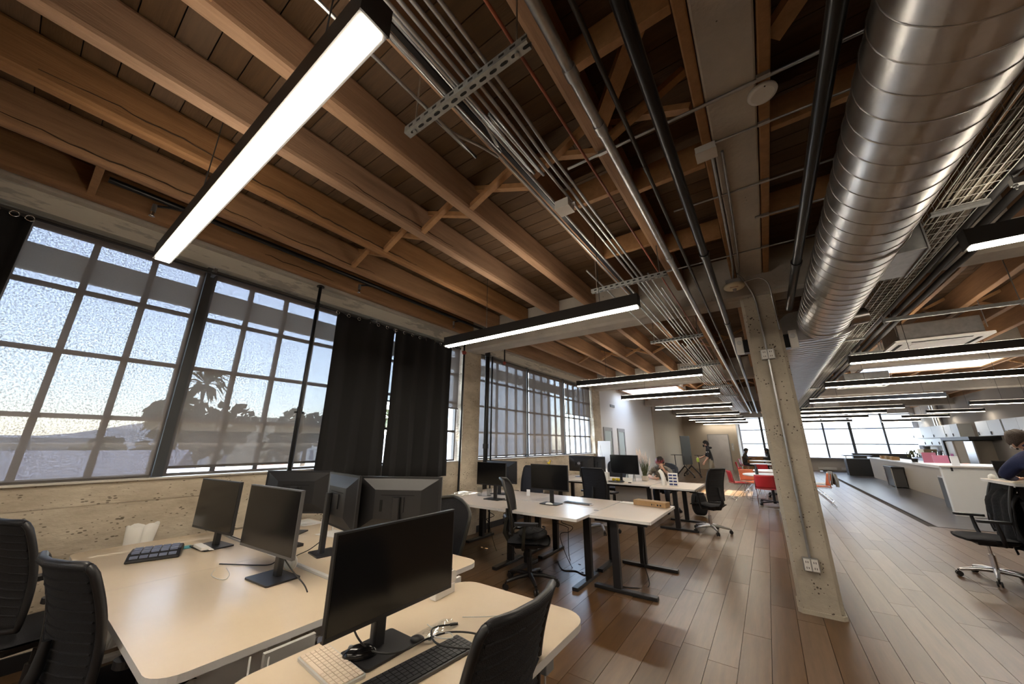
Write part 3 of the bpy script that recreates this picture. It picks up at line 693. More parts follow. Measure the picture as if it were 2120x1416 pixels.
# ---- round spiral duct, then the wide flat duct
DX, DZ, DR = .752, 2.902, .2296
t = thing('spiral_duct', 'large round spiral steel duct running overhead on the right', 'duct', (DX, YB + .1, DZ))
L = 5.28 - YB - .1
mb = MB(); n = 48
vs = [(DR * math.cos(2 * PI * j / n), y_, DR * math.sin(2 * PI * j / n)) for y_ in [L * k / 40 for k in range(41)] for j in range(n)]
mb.add(vs, [(i * n + j, (i + 1) * n + j, (i + 1) * n + (j + 1) % n, i * n + (j + 1) % n) for i in range(40) for j in range(n)], 0, True)
mb.add(vs, [tuple(range(n)), tuple(range(41 * n - 1, 40 * n - 1, -1))])
mb.build('shell', 'duct', t)
turns = int(L / .1325); pts = [((DR + .0005) * math.cos(a), a / (2 * PI) * .1325 + .02, (DR + .0005) * math.sin(a)) for a in [2 * PI * k / 40 for k in range(turns * 40)]]
MB().tube(pts, .0032, 5).build('spiral_seam', 'duct', t)
for y_ in (2.97 - YB, 5.0 - YB):
    MB().tube([((DR + .004) * math.cos(2 * PI * k / 48), y_, (DR + .004) * math.sin(2 * PI * k / 48)) for k in range(48)], .007, 6, closed=True).build('joint_band', 'duct', t)
for y_ in (1.2 - YB, 4.2 - YB): MB().cyl((0, y_, DR), (0, y_, ZJ - DZ + .1), .005, n=6).build('hanger_rod', 'galv', t)
t = thing('flat_duct', 'wide flat-bottomed ribbed duct continuing beyond the round duct', 'duct', (.70, 5.29, 2.70))
def oval(y_, g=0.):
    r = .185
    return [(.17 + (r + g) * math.cos(a), y_, .185 + (r + g) * math.sin(a)) for a in [-PI / 2 + PI * k / 10 for k in range(11)]] + [(-.175 + (r + g) * math.cos(a), y_, .185 + (r + g) * math.sin(a)) for a in [PI / 2 + PI * k / 10 for k in range(11)]]
n = 22; mb = MB(); vs = []
ysd = [17.5 * k / 30 for k in range(31)]
for y_ in ysd: vs += oval(y_)
mb.add(vs, [(i * n + j, (i + 1) * n + j, (i + 1) * n + (j + 1) % n, i * n + (j + 1) % n) for i in range(30) for j in range(n)], 0, True)
mb.add(vs, [tuple(range(n)), tuple(range(31 * n - 1, 30 * n - 1, -1))]); mb.build('shell', 'duct', t)
mb = MB()
for k in range(90): mb.tube(oval(.08 + k * .13, .001), .0035, 4, closed=True)
o = mb.build('rib_seams', 'duct', t)
t = thing('branch_collar', 'short round takeoff collar on the side of the duct', 'duct branch', (.945, 5.16, 2.85))
MB().cyl((0, 0, 0), (.16, .03, .02), .085, n=20).build('collar', 'duct', t); MB().cyl((.0, 0, 0), (.025, .004, .003), .095, n=20).build('flange', 'galv', t)
t = thing('duct_plenum_box', 'square galvanised plenum box hanging beside the round duct', 'duct branch', (1.06, 3.75, 2.85))
MB().box(-.075, .095, -.25, .30, 0, .28).build('box', 'galv', t, bevel=.003); MB().box(.095, .105, -.26, .31, -.01, .29).build('flange', 'galv', t)

# ---- wire basket tray with data cables, and the black insulated lines
t = thing('cable_tray', 'wire basket tray packed with grey data cables right of the duct', 'cable tray', (1.285, .8, 3.025))
TL = 22.
mb = MB()
for k in range(int(TL / .1)):
    y_ = k * .1; mb.tube([(-.11, y_, .085), (-.11, y_, 0), (.11, y_, 0), (.11, y_, .085)], .0022, 4)
for x_ in (-.11, -.055, 0, .055, .11): mb.bar((x_, 0, 0), (x_, TL, 0), .004, .004)
for x_ in (-.11, .11): mb.bar((x_, 0, .085), (x_, TL, .085), .004, .004); mb.bar((x_, 0, .045), (x_, TL, .045), .004, .004)
mb.build('wire_basket', 'lt_metal', t)
mb = MB(); rg = random.Random(3)
for k in range(26):
    x_ = -.09 + .18 * (k % 13) / 12; z_ = .010 + .014 * (k // 13)
    mb.tube([(x_ + rg.uniform(-.015, .015), y_, z_ + rg.uniform(0, .012)) for y_ in [TL * j / 44 for j in range(45)]], .0055, 5)
o = mb.build('data_cables', 'datacable', t); o['kind'] = 'stuff'
for y_ in (2.5, 6.2, 12): MB().box(-.13, .13, y_, y_ + .04, -.03, -.006).build('support_strut', 'strut', t); MB().cyl((.122, y_ + .02, -.03), (.122, y_ + .02, .6), .004, n=6).build('threaded_rod', 'galv', t)
for i in range(6):
    rg = random.Random(20 + i); x_ = 1.440 + .050 * i
    pts = [(x_ + rg.uniform(-.002, .002), .5 + j * .55, 3.05 + (.042 if i % 2 else .0) + rg.uniform(-.006, .006)) for j in range(40)]
    pipe('refrigerant_line', pts, .021 if i % 2 else .024, 'insul', '%s black insulated line counted from the cable tray' % ['first', 'second', 'third', 'fourth', 'fifth', 'sixth'][i], 'insulated pipe', 'black insulated lines beside the cable tray')
for i, (y, x0, x1) in enumerate(((3.08, 1.41, 1.85), (6.0, 1.41, 2.5), (8.1, 1.41, 1.80))):
    t = thing('support_strut', ['steel strut carrying the black lines beside the near right lamp', 'long steel strut hanging left of the ceiling air unit', 'steel strut under the black lines beyond the air unit'][i], 'strut', (x0, y, 2.96), group='struts under the black lines')
    MB().box(0, x1 - x0, -.02, .02, 0, .04).build('channel', 'strut', t)
    for sx in (.012, x1 - x0 - .03): MB().cyl((sx, 0, -.03), (sx, 0, ZD - 2.98), .005, n=6).cyl((sx, 0, -.012), (sx, 0, 0), .012, n=6).build('threaded_rod', 'galv', t)
tag(MB().box(1.955, 1.99, 5.0, 10.66, 3.29, 3.395).build('timber_trim', 'newwood'), 'pale timber strip along the edge of the black lines', 'timber strip')

# ---- ceiling cassettes
def cassette(x, y, lab):
    t = thing('air_conditioner', lab, 'air conditioner', (x, y, 2.98), group='ceiling cassette air conditioners')
    MB().box(-.42, .42, -.42, .42, .03, .29).build('casing', 'galv', t, bevel=.01)
    MB().prism(rrect(-.49, .49, -.49, .49, .03, 3), 0, .03).build('fascia', 'white_pl', t)
    MB().prism(rrect(-.27, .27, -.27, .27, .02, 3), -.006, 0).build('grille', 'white_pl', t)
    for k in range(4): MB().box(-.3, .3, -.42, -.375, -.003, 0).build('air_slot', 'slot', t).rotation_euler.z = k * PI / 2
    for sx, sy in ((-.44, -.44), (.44, -.44), (.44, .44), (-.44, .44)): MB().cyl((sx, sy, .1), (sx, sy, .705), .005, n=6).build('hanger_rod', 'galv', t)
cassette(2.32, 8.0, 'square white ceiling air unit with steel casing, nearest'); cassette(2.32, 12.75, 'square white ceiling air unit behind the third right lamp'); cassette(2.3, 20.4, 'small distant white ceiling air unit near the far windows')
# ---- sprinkler heads and valves along the lintel
for i, (x, y) in enumerate(((-3.95, .30), (-3.95, 2.2), (-3.95, 3.9))):
    t = thing('fire_sprinkler', ['brass sprinkler head by the near end of the first lamp', 'brass sprinkler head above the middle of the curtain rod', 'sprinkler head near the curtain corner'][i], 'sprinkler', (x, y, 3.34), group='sprinkler heads above the window lintel')
    MB().cyl((0, 0, .03), (0, 0, .10), .016).build('body', 'galv', t); MB().cyl((0, 0, 0), (0, 0, .03), .011, .014).lathe([(.004, -.014), (.02, -.012), (.02, -.009), (.006, 0)], 12).build('deflector', 'chrome', t)
    MB().tube([(0, 0, .09), (0, .05, .11), (0, .10, .13), (0, .16, .14)], .011, 8).build('drop_pipe', 'iron', t)
pipe('sprinkler_pipe', [(-3.93, .02, 3.49), (-3.93, 4.63, 3.49)], .024, 'iron', 'dark sprinkler pipe hidden between the first two joists', 'pipe', None, 10)
t = pipe('standpipe', [(-4.25, 4.50, .02), (-4.25, 4.50, 3.3)], .018, 'iron', 'slim dark vertical pipe on the near edge of the concrete pier', 'pipe')
MB().ball((0, 0, 3.05), .04, 10, 6).build('valve', 'redvalve', t); MB().cyl((-.0, -.05, 3.06), (0, .05, 3.06), .014).build('valve_handle', 'redvalve', t)
t = pipe('standpipe', [(-4.22, 5.14, .02), (-4.22, 5.14, 3.22)], .042, 'iron', 'thick black vertical standpipe just past the concrete pier', 'pipe', None, 14)
MB().cyl((0, 0, 1.38), (0, 0, 1.46), .055, n=14).build('clamp', 'satin', t); MB().cyl((0, 0, 3.10), (0, 0, 3.18), .055, n=14).build('top_flange', 'satin', t); MB().cyl((.07, .06, 0), (.07, .06, 3.1), .016).build('side_conduit', 'iron', t)
t = thing('fire_valve', 'small red valve hanging beyond the cross beam by the window', 'valve', (-4.15, 5.6, 3.05)); MB().cyl((0, 0, .05), (0, 0, .34), .014).build('stem', 'iron', t); MB().ball((0, 0, .02), .035, 10, 6).build('body', 'redvalve', t)
t = pipe('curtain_support_pole', [(-4.25, 1.865, .02), (-4.25, 1.865, 3.36)], .019, 'iron', 'black upright tension pole in front of the near windows', 'pole', None, 12)
MB().lathe([(.045, 3.335), (.045, 3.345), (.02, 3.36)], 14).build('top_plate', 'iron', t); MB().cyl((0, 0, 1.74), (0, 0, 1.86), .026).cyl((.0, -.05, 1.8), (0, .05, 1.8), .01).build('clamp', 'satin', t); MB().cyl((0, 0, 3.05), (0, 0, 3.12), .028).cyl((.0, 0, 3.08), (.06, .03, 3.08), .012).build('clamp', 'satin', t)
MB().cyl((0, 0, 0), (0, 0, 1.75), .024).build('lower_tube', 'iron', t)

# ---- curtains on a rod
t = thing('curtain_rod', 'thin dark curtain rod along the window heads', 'curtain rod', (-4.27, -1.4, 3.12))
MB().cyl((0, 0, 0), (0, 5.75, 0), .011).build('rod', 'satin', t)
for y_ in (.3, 2.26, 4.1, 5.7): MB().box(-.09, 0, y_ - .012, y_ + .012, -.015, .06).build('bracket', 'galv', t)
def curtain(y0, y1, zb, lab, waves, amp):
    t = thing('blackout_curtain', lab, 'curtain', (-4.27, y0, zb), group='black curtains')
    zt = 3.14
    def fn(u, v):
        y_ = u * (y1 - y0); a = amp * (.55 + .45 * (1 - v))
        return (a * math.sin(u * waves * 2 * PI) + .02 * math.sin(u * 9 + v * 3), y_ + .02 * math.sin(u * waves * 4 * PI) * (1 - v), v * (zt - zb) - .02 * abs(math.sin(u * waves * 2 * PI)) * (v > .95))
    MB().grid(fn, waves * 14, 10).build('cloth', 'curtain', t, solid=.004)
    for k in range(waves * 2 + 1):
        u = k / (waves * 2 + .0)
        if u > .99: u = .985
        MB().tube([(.012, u * (y1 - y0) + .022 * math.cos(a), zt - zb - .035 + .022 * math.sin(a)) for a in [2 * PI * j / 12 for j in range(12)]], .004, 5, closed=True).build('grommet', 'chrome', t)
curtain(2.13, 3.02, .99, 'black blackout curtain, left half of the closed pair', 3, .032)
curtain(3.03, 4.22, .99, 'black blackout curtain, right half of the closed pair', 4, .036)
curtain(-1.25, -.24, .99, 'black blackout curtain bunched at the left edge', 6, .05)

# ------------------------------------------------------------------ desks
DZT = .72
def desk(lab, x0, x1, y0, y1, top, legs, r=.06, grp=None, z=DZT, th=.028, legm='satin', crossbar=True):
    """legs: list of (axis, position) T-legs; axis 'x' means the foot runs along x at y=position"""
    t = thing('sit_stand_desk', lab, 'desk', ((x0 + x1) / 2, (y0 + y1) / 2, 0), group=grp)
    cx_, cy_ = (x0 + x1) / 2, (y0 + y1) / 2
    MB().prism(rrect(x0 - cx_, x1 - cx_, y0 - cy_, y1 - cy_, r, 6), z - th, z, 0, 1).build('tabletop', [top, 'edge'], t)
    ends = []
    for ax, p, a, b, c in legs:       # foot from a to b along ax, column at c
        def P(u, zz): return (u - cx_, p - cy_, zz) if ax == 'x' else (p - cx_, u - cy_, zz)
        w = .035
        lo, hi = (P(a, 0), P(b, .035))
        f = MB().box(min(lo[0], hi[0]) - (0 if ax == 'x' else w), max(lo[0], hi[0]) + (0 if ax == 'x' else w), min(lo[1], hi[1]) - (w if ax == 'x' else 0), max(lo[1], hi[1]) + (w if ax == 'x' else 0), 0, .035).build('foot', legm, t, bevel=.006)
        cpt = P(c, 0)
        MB().box(cpt[0] - .04, cpt[0] + .04, cpt[1] - .03, cpt[1] + .03, .035, z - th - .02).build('leg', legm, t, bevel=.004)
        a2, b2 = P(a + .06, 0), P(b - .06, 0)
        MB().box(min(a2[0], b2[0]) - .02, max(a2[0], b2[0]) + .02, min(a2[1], b2[1]) - .02, max(a2[1], b2[1]) + .02, z - th - .035, z - th).build('top_bracket', legm, t)
        ends.append(cpt)
    if crossbar and len(ends) > 1: MB().bar((ends[0][0], ends[0][1], z - th - .04), (ends[1][0], ends[1][1], z - th - .04), .05, .05).build('crossbar', legm, t)
    return t
g1 = 'beige desks in the near cluster'
def ylegs(x0, x1, y0, y1): return [('y', x0 + .14, y0 + .05, y1 - .05, (y0 + y1) / 2 + .05), ('y', x1 - .14, y0 + .05, y1 - .05, (y0 + y1) / 2 + .05)]
A1 = (-4.22, -3.041, .47, 1.30); A2 = (-3.039, -1.80, .47, 1.30); B1 = (-4.20, -3.021, 1.345, 2.13); B2 = (-3.02, -1.775, 1.345, 2.13)
desk('beige desk at lower left with the conference phone', *A1, 'desk', ylegs(*A1), (.012, .012, .03, .07), g1, legm='lt_metal')
desk('large bare beige desk in the left foreground with a landscape monitor', *A2, 'desk', ylegs(*A2), (.10, .07, .012, .012), g1, legm='lt_metal')
desk('beige desk by the wall behind the phone desk', *B1, 'desk', ylegs(*B1), (.012, .012, .03, .03), g1, legm='lt_metal', z=.705)
desk('beige desk with monitor backs behind the foreground screen', *B2, 'desk', ylegs(*B2), (.07, .09, .012, .012), g1, legm='lt_metal', z=.705)
C0 = (-1.605, -.815, .58, 1.79)
desk('beige rounded desk at the bottom centre holding the two keyboards', *C0, 'desk', [('x', .72, -1.55, -.87, -1.25), ('x', 1.65, -1.55, -.87, -1.25)], .12, g1, legm='lt_metal')
t = thing('desk_controller', 'small grey height controller hanging under the desk corner', 'desk controller', (-.86, 1.45, DZT - .085)); MB().box(-.02, .025, -.03, .03, 0, .056).build('housing', 'grey_pl', t, bevel=.004); MB().cyl((0, 0, 0), (0, 0, -.10), .004, n=6).build('cord', 'whitecable', t)
g2 = 'pale desks in the middle cluster'
D1 = (-4.16, -2.856, 3.74, 4.47); D2 = (-2.854, -1.79, 3.73, 4.47); D3 = (-4.16, -2.856, 4.49, 5.23); D4 = (-2.854, -1.80, 4.49, 5.22)
desk('pale desk against the pier holding the left black monitor', *D1, 'desk2', [('y', -4.06, 3.85, 4.44, 4.2), ('y', -2.98, 3.85, 4.44, 4.2)], .02, g2)
desk('pale desk holding the wide black monitor with yellow toy', *D2, 'desk2', [('y', -2.74, 3.85, 4.44, 4.24), ('y', -1.90, 3.85, 4.44, 4.24)], .02, g2)
desk('pale desk by the standpipe behind the left black monitor', *D3, 'desk2', [('y', -4.06, 4.55, 5.19, 4.9), ('y', -2.98, 4.55, 5.19, 4.9)], .02, g2)
desk('pale desk behind the wide black monitor', *D4, 'desk2', [('y', -2.74, 4.55, 5.19, 5.0), ('y', -1.90, 4.55, 5.19, 5.0)], .02, g2)
E0 = (-1.785, -1.11, 4.04, 5.24)
desk('pale end desk with the flat cardboard box and black legs', *E0, 'desk2', [('x', 4.115, -1.78, -1.125, -1.525), ('x', 5.075, -1.79, -1.12, -1.52)], .015, g2)
g3 = 'pale desks in the far cluster'
F1 = (-4.25, -3.13, 7.47, 8.10); F2 = (-3.12, -1.965, 7.47, 8.10); F3 = (-4.25, -3.13, 8.12, 8.75); F4 = (-3.12, -1.965, 8.12, 8.75); F5 = (-1.94, -1.17, 7.22, 8.42)
def yl2(x0, x1, y0, y1): return [('y', x0 + .14, y0 + .03, y1 - .03, (y0 + y1) / 2), ('y', x1 - .14, y0 + .03, y1 - .03, (y0 + y1) / 2)]
for d_, l_ in ((F1, 'pale far desk near the wall facing the ribbed chair'), (F2, 'pale far desk with the fruit plate'), (F3, 'pale far desk in the back row by the unshaded window'), (F4, 'pale far desk where the capped person sits')): desk(l_, *d_, 'desk2', yl2(*d_), .02, g3)
desk('pale end desk of the far cluster with the checkered box', *F5, 'desk2', [('x', 7.42, -1.86, -1.22, -1.55), ('x', 8.30, -1.86, -1.22, -1.55)], .02, g3)

# ------------------------------------------------------------------ monitors
def monitor(lab, x, y, rz, w=.61, h=.36, zc=1.03, off=0., z0=DZT, tilt=0., bez_='housing', kind='flat', grp='black computer monitors', base=(.26, .19)):
    """stand at (x,y); screen faces local -Y"""
    t = thing('computer_monitor', lab, 'monitor', (x, y, z0), rz, grp)
    zc -= z0
    MB().prism(rrect(-base[0] / 2, base[0] / 2, -base[1] / 2 - .02, base[1] / 2 - .02, .012, 3), 0.001, .010).build('base_plate', 'satin', t)
    MB().prism(rrect(-.028, .028, -.012, .022, .01, 3), .01, zc + .05).build('neck', 'housing', t)
    T = Matrix.Translation((off, -.055, zc)) @ Matrix.Rotation(tilt, 4, 'X')
    hs = MB().box(-w / 2, w / 2, -.012, .008, -h / 2, h / 2, 0, T)
    mb = hs
    # tapered rear bulge
    a, b, c, d = w * .47, w * .28, h * .46, h * .26
    vs = [(-a, .008, -c), (a, .008, -c), (a, .008, c), (-a, .008, c), (-b, .042, -d), (b, .042, -d), (b, .042, d), (-b, .042, d)]
    mb.add(vs, [(4, 5, 6, 7)][::1] + [(0, 1, 5, 4), (1, 2, 6, 5), (2, 3, 7, 6), (3, 0, 4, 7)], 0, False, T)
    hs = mb.build('housing', bez_, t)
    MB().box(-w / 2 + .007, w / 2 - .007, -.0135, -.0115, -h / 2 + .016, h / 2 - .007, 0, T).build('screen', 'screen', t)
    MB().box(-.05, .05, .02, .05, -.05, .05, 0, T).build('mount', 'housing', t)
    MB().box(-w * .2, w * .2, .0415, .0432, d * .62, d * .66, 0, T).build('vent_slot', 'slot', t)
    MB().box(w * .18, w * .21, .0415, .0435, -d * .5, d * .3, 0, T).build('port_strip', 'slot', t)
    return t
monitor('black monitor nearest the window wall on the phone desk', -3.64, 1.15, math.radians(7), .60, .365, 1.022, .03, bez_='housing')
monitor('black landscape monitor standing alone on the big bare desk', -2.53, 1.14, math.radians(4), .62, .365, 1.042, -.06, bez_='grey_bezel')
t = monitor('large black foreground monitor with small blue sticker', -1.385, 1.045, PI / 2, .60, .335, 1.015, .032, base=(.235, .18))
s_ = MB().box(-.29, -.275, -.07, -.069, -.152 + .295, -.137 + .295).build('sticker', 'bluekey', t); s_['label'] = 'small blue sticker in the screen corner'
monitor('monitor turned diagonally whose back shows left of the others', -3.66, 1.68, math.radians(180 + 35), .62, .37, 1.05, 0, z0=.705)
monitor('monitor seen from behind catching blue window light on its back', -2.82, 1.56, math.radians(180 - 8), .56, .38, 1.075, -.10, z0=.705, base=(.20, .17))
monitor('monitor back with round stand joint right of the blue-lit one', -2.24, 1.74, math.radians(180 + 30), .62, .37, 1.07, .0, z0=.705)
monitor('black monitor beside the pier with cables on its base', -3.33, 4.30, math.radians(0), .53, .315, 1.065, -.03)
monitor('bluish monitor back partly hidden behind the pier-side monitor', -3.60, 4.76, math.radians(180 + 8), .56, .34, 1.045, .0)
monitor('wide black monitor with a yellow toy on top', -2.48, 4.44, 0, .57, .325, 1.055, 0)
t = monitor('monitor back with a round silver logo on the far desk', -3.80, 8.28, math.radians(180), .66, .36, 1.02, 0)
MB().tube([(.03 * math.cos(a), .094, .31 + .03 * math.sin(a)) for a in [2 * PI * k / 16 for k in range(16)]], .004, 5, closed=True).box(-.03, .03, .09, .096, .303, .316).build('logo', 'alu', t)
monitor('black far monitor beside the vase of dry grass', -2.72, 7.98, 0, .61, .39, 1.06, .11)
monitor('black monitor edge just left of the round-backed far chair', -3.42, 8.35, math.radians(176), .36, .36, 1.01, -.02)

# ------------------------------------------------------------------ chairs
def chair(style, lab, loc, rz, tilt=0., arms=True, spoke='black', grp='black office chairs', bm='meshback', fm='black', seat_z=.46, backh=.56):
    """front of the chair is local +Y"""
    t = thing('office_chair', lab, 'chair', loc, rz, grp)
    for k in range(5):
        a = 2 * PI * k / 5 + .3; c, s = math.cos(a), math.sin(a)
        MB().tube([(.02 * c, .02 * s, .105), (.15 * c, .15 * s, .10), (.29 * c, .29 * s, .075)], [.026, .021, .015], 8).build('base_leg', spoke, t)
        px, py = .30 * c, .30 * s
        cs = MB().cyl((px - .022 * s, py + .022 * c, .029), (px - .008 * s, py + .008 * c, .029), .029, n=12).cyl((px + .008 * s, py - .008 * c, .029), (px + .022 * s, py - .022 * c, .029), .029, n=12).cyl((px, py, .03), (px, py, .075), .008)
        cs.build('castor', 'black', t)
    MB().cyl((0, 0, .08), (0, 0, .27), .027).cyl((0, 0, .27), (0, 0, seat_z - .06), .014).build('gas_lift', 'chrome' if spoke != 'black' else 'satin', t)
    MB().box(-.09, .09, -.16, .10, seat_z - .09, seat_z - .045).cyl((.05, 0, seat_z - .07), (.24, .02, seat_z - .08), .006).build('tilt_mechanism', 'satin', t, bevel=.01)
    def sf(u, v, top):
        x = (u * 2 - 1); y = (v * 2 - 1)
        k = max(abs(x), abs(y)); q = math.hypot(x, y) or 1
        f = (k / q) ** .35                         # squircle
        px, py = x * f * .25, y * f * .24
        e = max(0, 1 - (abs(x) ** 6 + abs(y) ** 6))
        zz = seat_z + (.018 * e + .010 * x * x - .05 * max(0, y - .45) ** 2 * 1.6 if top else -.045 * e ** .5) - .01
        return (px, py, zz)
    mb = MB().grid(lambda u, v: sf(u, v, True), 12, 12).grid(lambda u, v: sf(v, u, False), 12, 12)
    mb.build('seat', 'fabric', t)
    # backrest
    zb, zt = seat_z + .07, seat_z + .07 + backh
    lean = math.radians(10) + tilt
    def hw(v):
        if style == 'round': return (.17 + .095 * math.sin(min(1, v * 1.15) * PI / 2)) * (1 if v < .72 else math.sqrt(max(0, 1 - ((v - .72) / .30) ** 2.4)))
        return .215 + .012 * math.sin(v * PI)
    def bp(u, v, g=0.):
        h_ = v * backh; y = -.225 - math.sin(lean) * h_ + .035 * math.sin(v * PI) * (1 if style == 'rib' else .8) + .05 * u * u - (.06 * max(0, v - .75) ** 2 * 6 if style == 'round' else 0)
        return (u * hw(v), y - g, zb + h_ * math.cos(lean * .6))
    outline = []
    n = 14; vr = .93 if style == 'rib' else .985
    outline += [bp(-1, v * vr) for v in [k / n for k in range(n + 1)]]
    if style == 'rib': outline += [bp(-.96, .975), bp(-.88, 1.0)] + [bp(u, 1.0) for u in (-.5, 0, .5)] + [bp(.88, 1.0), bp(.96, .975)]
    else: outline += [bp(-.6, 1.0), bp(0, 1.01), bp(.6, 1.0)]
    outline += [bp(1, v * vr) for v in [1 - k / n for k in range(n + 1)]]
    outline += [bp(.5, -.03), bp(0, -.04), bp(-.5, -.03)]
    MB().tube(outline, .014 if style == 'round' else .016, 8, closed=True).build('back_frame', fm, t)
    vt = .985 if style == 'rib' else .99
    bk = MB().grid(lambda u, v: bp((u * 2 - 1) * .97, v * vt), 14, 20).build('backrest', bm, t, solid=.006)
    if style == 'rib':
        mb = MB()
        for k in range(11):
            v = .12 + k * .075
            mb.tube([bp(u, v, .006) for u in (-.9, -.45, 0, .45, .9)], .0045, 5)
        mb.build('back_ribs', bm, t)
        MB().tube([bp(-.97, .99, .004), bp(-.5, .995, .004), bp(0, .995, .004), bp(.5, .995, .004), bp(.97, .99, .004)], .015, 8).build('top_rail', 'fabric', t)
    MB().tube([(0, -.08, seat_z - .07), (0, -.22, seat_z - .05), (0, -.285, seat_z + .05), bp(0, .22, .03), bp(0, .42, .02)], [.03, .03, .026, .022, .015], 8).build('back_support', fm, t)
    if style == 'round': MB().tube([bp(-.75, .28, .035), bp(0, .26, .045), bp(.75, .28, .035)], [.02, .035, .02], 8).build('lumbar_pad', fm, t)
    if arms:
        for sx in (-1, 1):
            a = MB().tube([(sx * .10, -.05, seat_z - .06), (sx * .25, -.05, seat_z - .05), (sx * .28, -.04, seat_z + .05), (sx * .28, -.03, seat_z + .185)], [.018, .018, .02, .017], 8).build('armrest', fm, t)
            MB().prism(rrect(sx * .28 - .04, sx * .28 + .04, -.14, .12, .03, 4), seat_z + .185, seat_z + .212).build('arm_pad', 'black', a, bevel=.006)
    return t
chair('rib', 'black mesh office chair cropped at the left edge by the wall', (-3.68, .40, 0), math.radians(14), bm='fabric', backh=.54)
chair('rib', 'black office chair seen from behind at lower left', (-2.52, .53, 0), math.radians(13), bm='fabric', backh=.50)
chair('rib', 'black ribbed chair back in the foreground right of the keyboards', (-1.02, 1.15, 0), math.radians(91), arms=True, backh=.455)
chair('round', 'olive-black round-backed mesh chair behind the beige desks', (-2.30, 2.08, 0), math.radians(186), bm='meshback', fm='olive', seat_z=.44, backh=.53)
c5 = chair('round', 'round-backed mesh chair with slung bag at the middle desk', (-2.38, 3.72, 0), math.radians(-62), bm='meshback', fm='olive')
chair('rib', 'tall black ribbed chair between the middle and far desks', (-2.63, 6.50, 0), math.radians(-5), spoke='alu', backh=.54)
chair('round', 'round-backed chair behind the monitor with silver logo', (-3.30, 9.12, 0), math.radians(172))
chair('rib', 'slate-grey chair back left of the wide black monitor', (-3.58, 5.50, 0), math.radians(178), bm='greymesh', fm='greymesh')
chair('rib', 'black chair with silver base right of the checkered box', (-1.05, 7.62, 0), math.radians(62), spoke='alu', backh=.54)
c10 = chair('rib', 'black chair with a jacket over its back at right', (1.93, 6.98, 0), math.radians(92), spoke='alu')
# bag strapped under the round chair
t = thing('sling_bag', 'black crumpled bag lying on the round-backed chair seat', 'bag', (-2.30, 3.68, .475), math.radians(-62))
mb = MB(); rg = random.Random(5)
mb.grid(lambda u, v: (.19 * math.cos(2 * PI * u) * math.sin(PI * v) * (1 + .12 * math.sin(9 * u * PI)), .17 * math.sin(2 * PI * u) * math.sin(PI * v) * (1 + .1 * math.cos(14 * u)), .055 - .05 * math.cos(PI * v) * (1 + .15 * math.sin(12 * u * PI))), 28, 12)
mb.build('pouch', 'jacket', t); MB().tube(bez([(-.12, .1, .10), (0, .13, .115), (.12, .08, .10), (.18, -.06, .07)], 5), .008, 6).build('strap', 'fabric', t)
# jacket hanging on the right chair
t = thing('hanging_jacket', 'black jacket draped over the back of the right chair', 'jacket', (2.20, 6.98, .28), math.radians(92))
def jf(u, v):
    a = (u - .5) * PI * 1.25; zz = v
    w = .27 + .05 * math.sin(v * 7) * (1 - v) ; dp = .085 + .03 * math.sin(u * 23 + v * 4)
    top = max(0, (v - .86) / .14)
    return (w * math.sin(a) * (1 - .35 * top), -dp * math.cos(a) * (1 - .2 * top) - .03 + .02 * math.sin(u * 31) * (1 - v), .68 * zz - .05 * top * abs(math.sin(a)) + .03 * math.sin(u * 17) * (1 - v) )
MB().grid(jf, 36, 16).build('body', 'jacket', t, solid=.012)
MB().grid(lambda u, v: ((u - .5) * (.60 - .10 * v), .085 + .02 * math.sin(u * 19 + v * 5) - .07 * max(0, v - .8) * 5 + .03 * (1 - abs(2 * u - 1)) * (1 - v), .19 + .53 * v - .05 * (2 * u - 1) ** 2 * v + .02 * math.sin(u * 15) * (1 - v)), 24, 12).build('front_panel', 'jacket', t, solid=.014)
MB().tube([(-.24, -.06, .60), (-.30, -.07, .45), (-.28, -.05, .22), (-.25, -.04, .08)], [.07, .075, .065, .055], 10).build('sleeve', 'jacket', t)
MB().tube([(.24, -.06, .60), (.30, -.07, .45), (.28, -.05, .22), (.25, -.04, .05)], [.07, .075, .065, .055], 10).build('sleeve', 'jacket', t)
MB().tube([(-.12, .0, .68), (-.05, -.05, .72), (.05, -.05, .72), (.12, .0, .68)], .03, 8).build('collar', 'jacket', t)

# ------------------------------------------------------------------ things on the near desks
TOP = DZT + .001
# conference phone
t = thing('desk_phone', 'black slanted phone keypad unit on the beige desk', 'phone', (-3.66, .82, TOP), math.radians(72))
prof = [(-.13, 0), (.13, 0), (.13, .03), (.05, .055), (-.06, .048), (-.13, .012)]
mb = MB(); n = 6; vs = [(x_, p[0], p[1]) for x_ in (-.135, .135) for p in prof]
mb.add(vs, [tuple(range(n)), tuple(range(2 * n - 1, n - 1, -1))] + [(k, k + n, (k + 1) % n + n, (k + 1) % n) for k in range(n)]); mb.build('body', 'black', t, bevel=.006)
for r_ in range(4):
    for c_ in range(5):
        y_ = -.112 + r_ * .042; z_ = .016 + (y_ + .13) / .07 * .036 if y_ < -.06 else .048 + (y_ + .06) / .11 * .007
        MB().box(-.118 + c_ * .048, -.118 + c_ * .048 + .040, y_, y_ + .031, z_ - .01, z_ + .009).build('button', 'bluekey', t)
# paper rising behind the desk edge
t = thing('paper_bag', 'white crumpled paper bag standing behind the desk by the wall', 'paper bag', (-4.31, .82, 0))
MB().grid(lambda u, v: (.03 * math.cos(2 * PI * u) * (1 + .4 * v), .055 * math.sin(2 * PI * u) * (1 + .8 * v ** 2) + .02 * v, .84 * v + .012 * math.sin(8 * PI * u) * v), 24, 10).build('bag', 'paper', t, solid=.003)
MB().box(-.028, .028, -.05, .05, 0.0, .01).build('bag_bottom', 'paper', t)
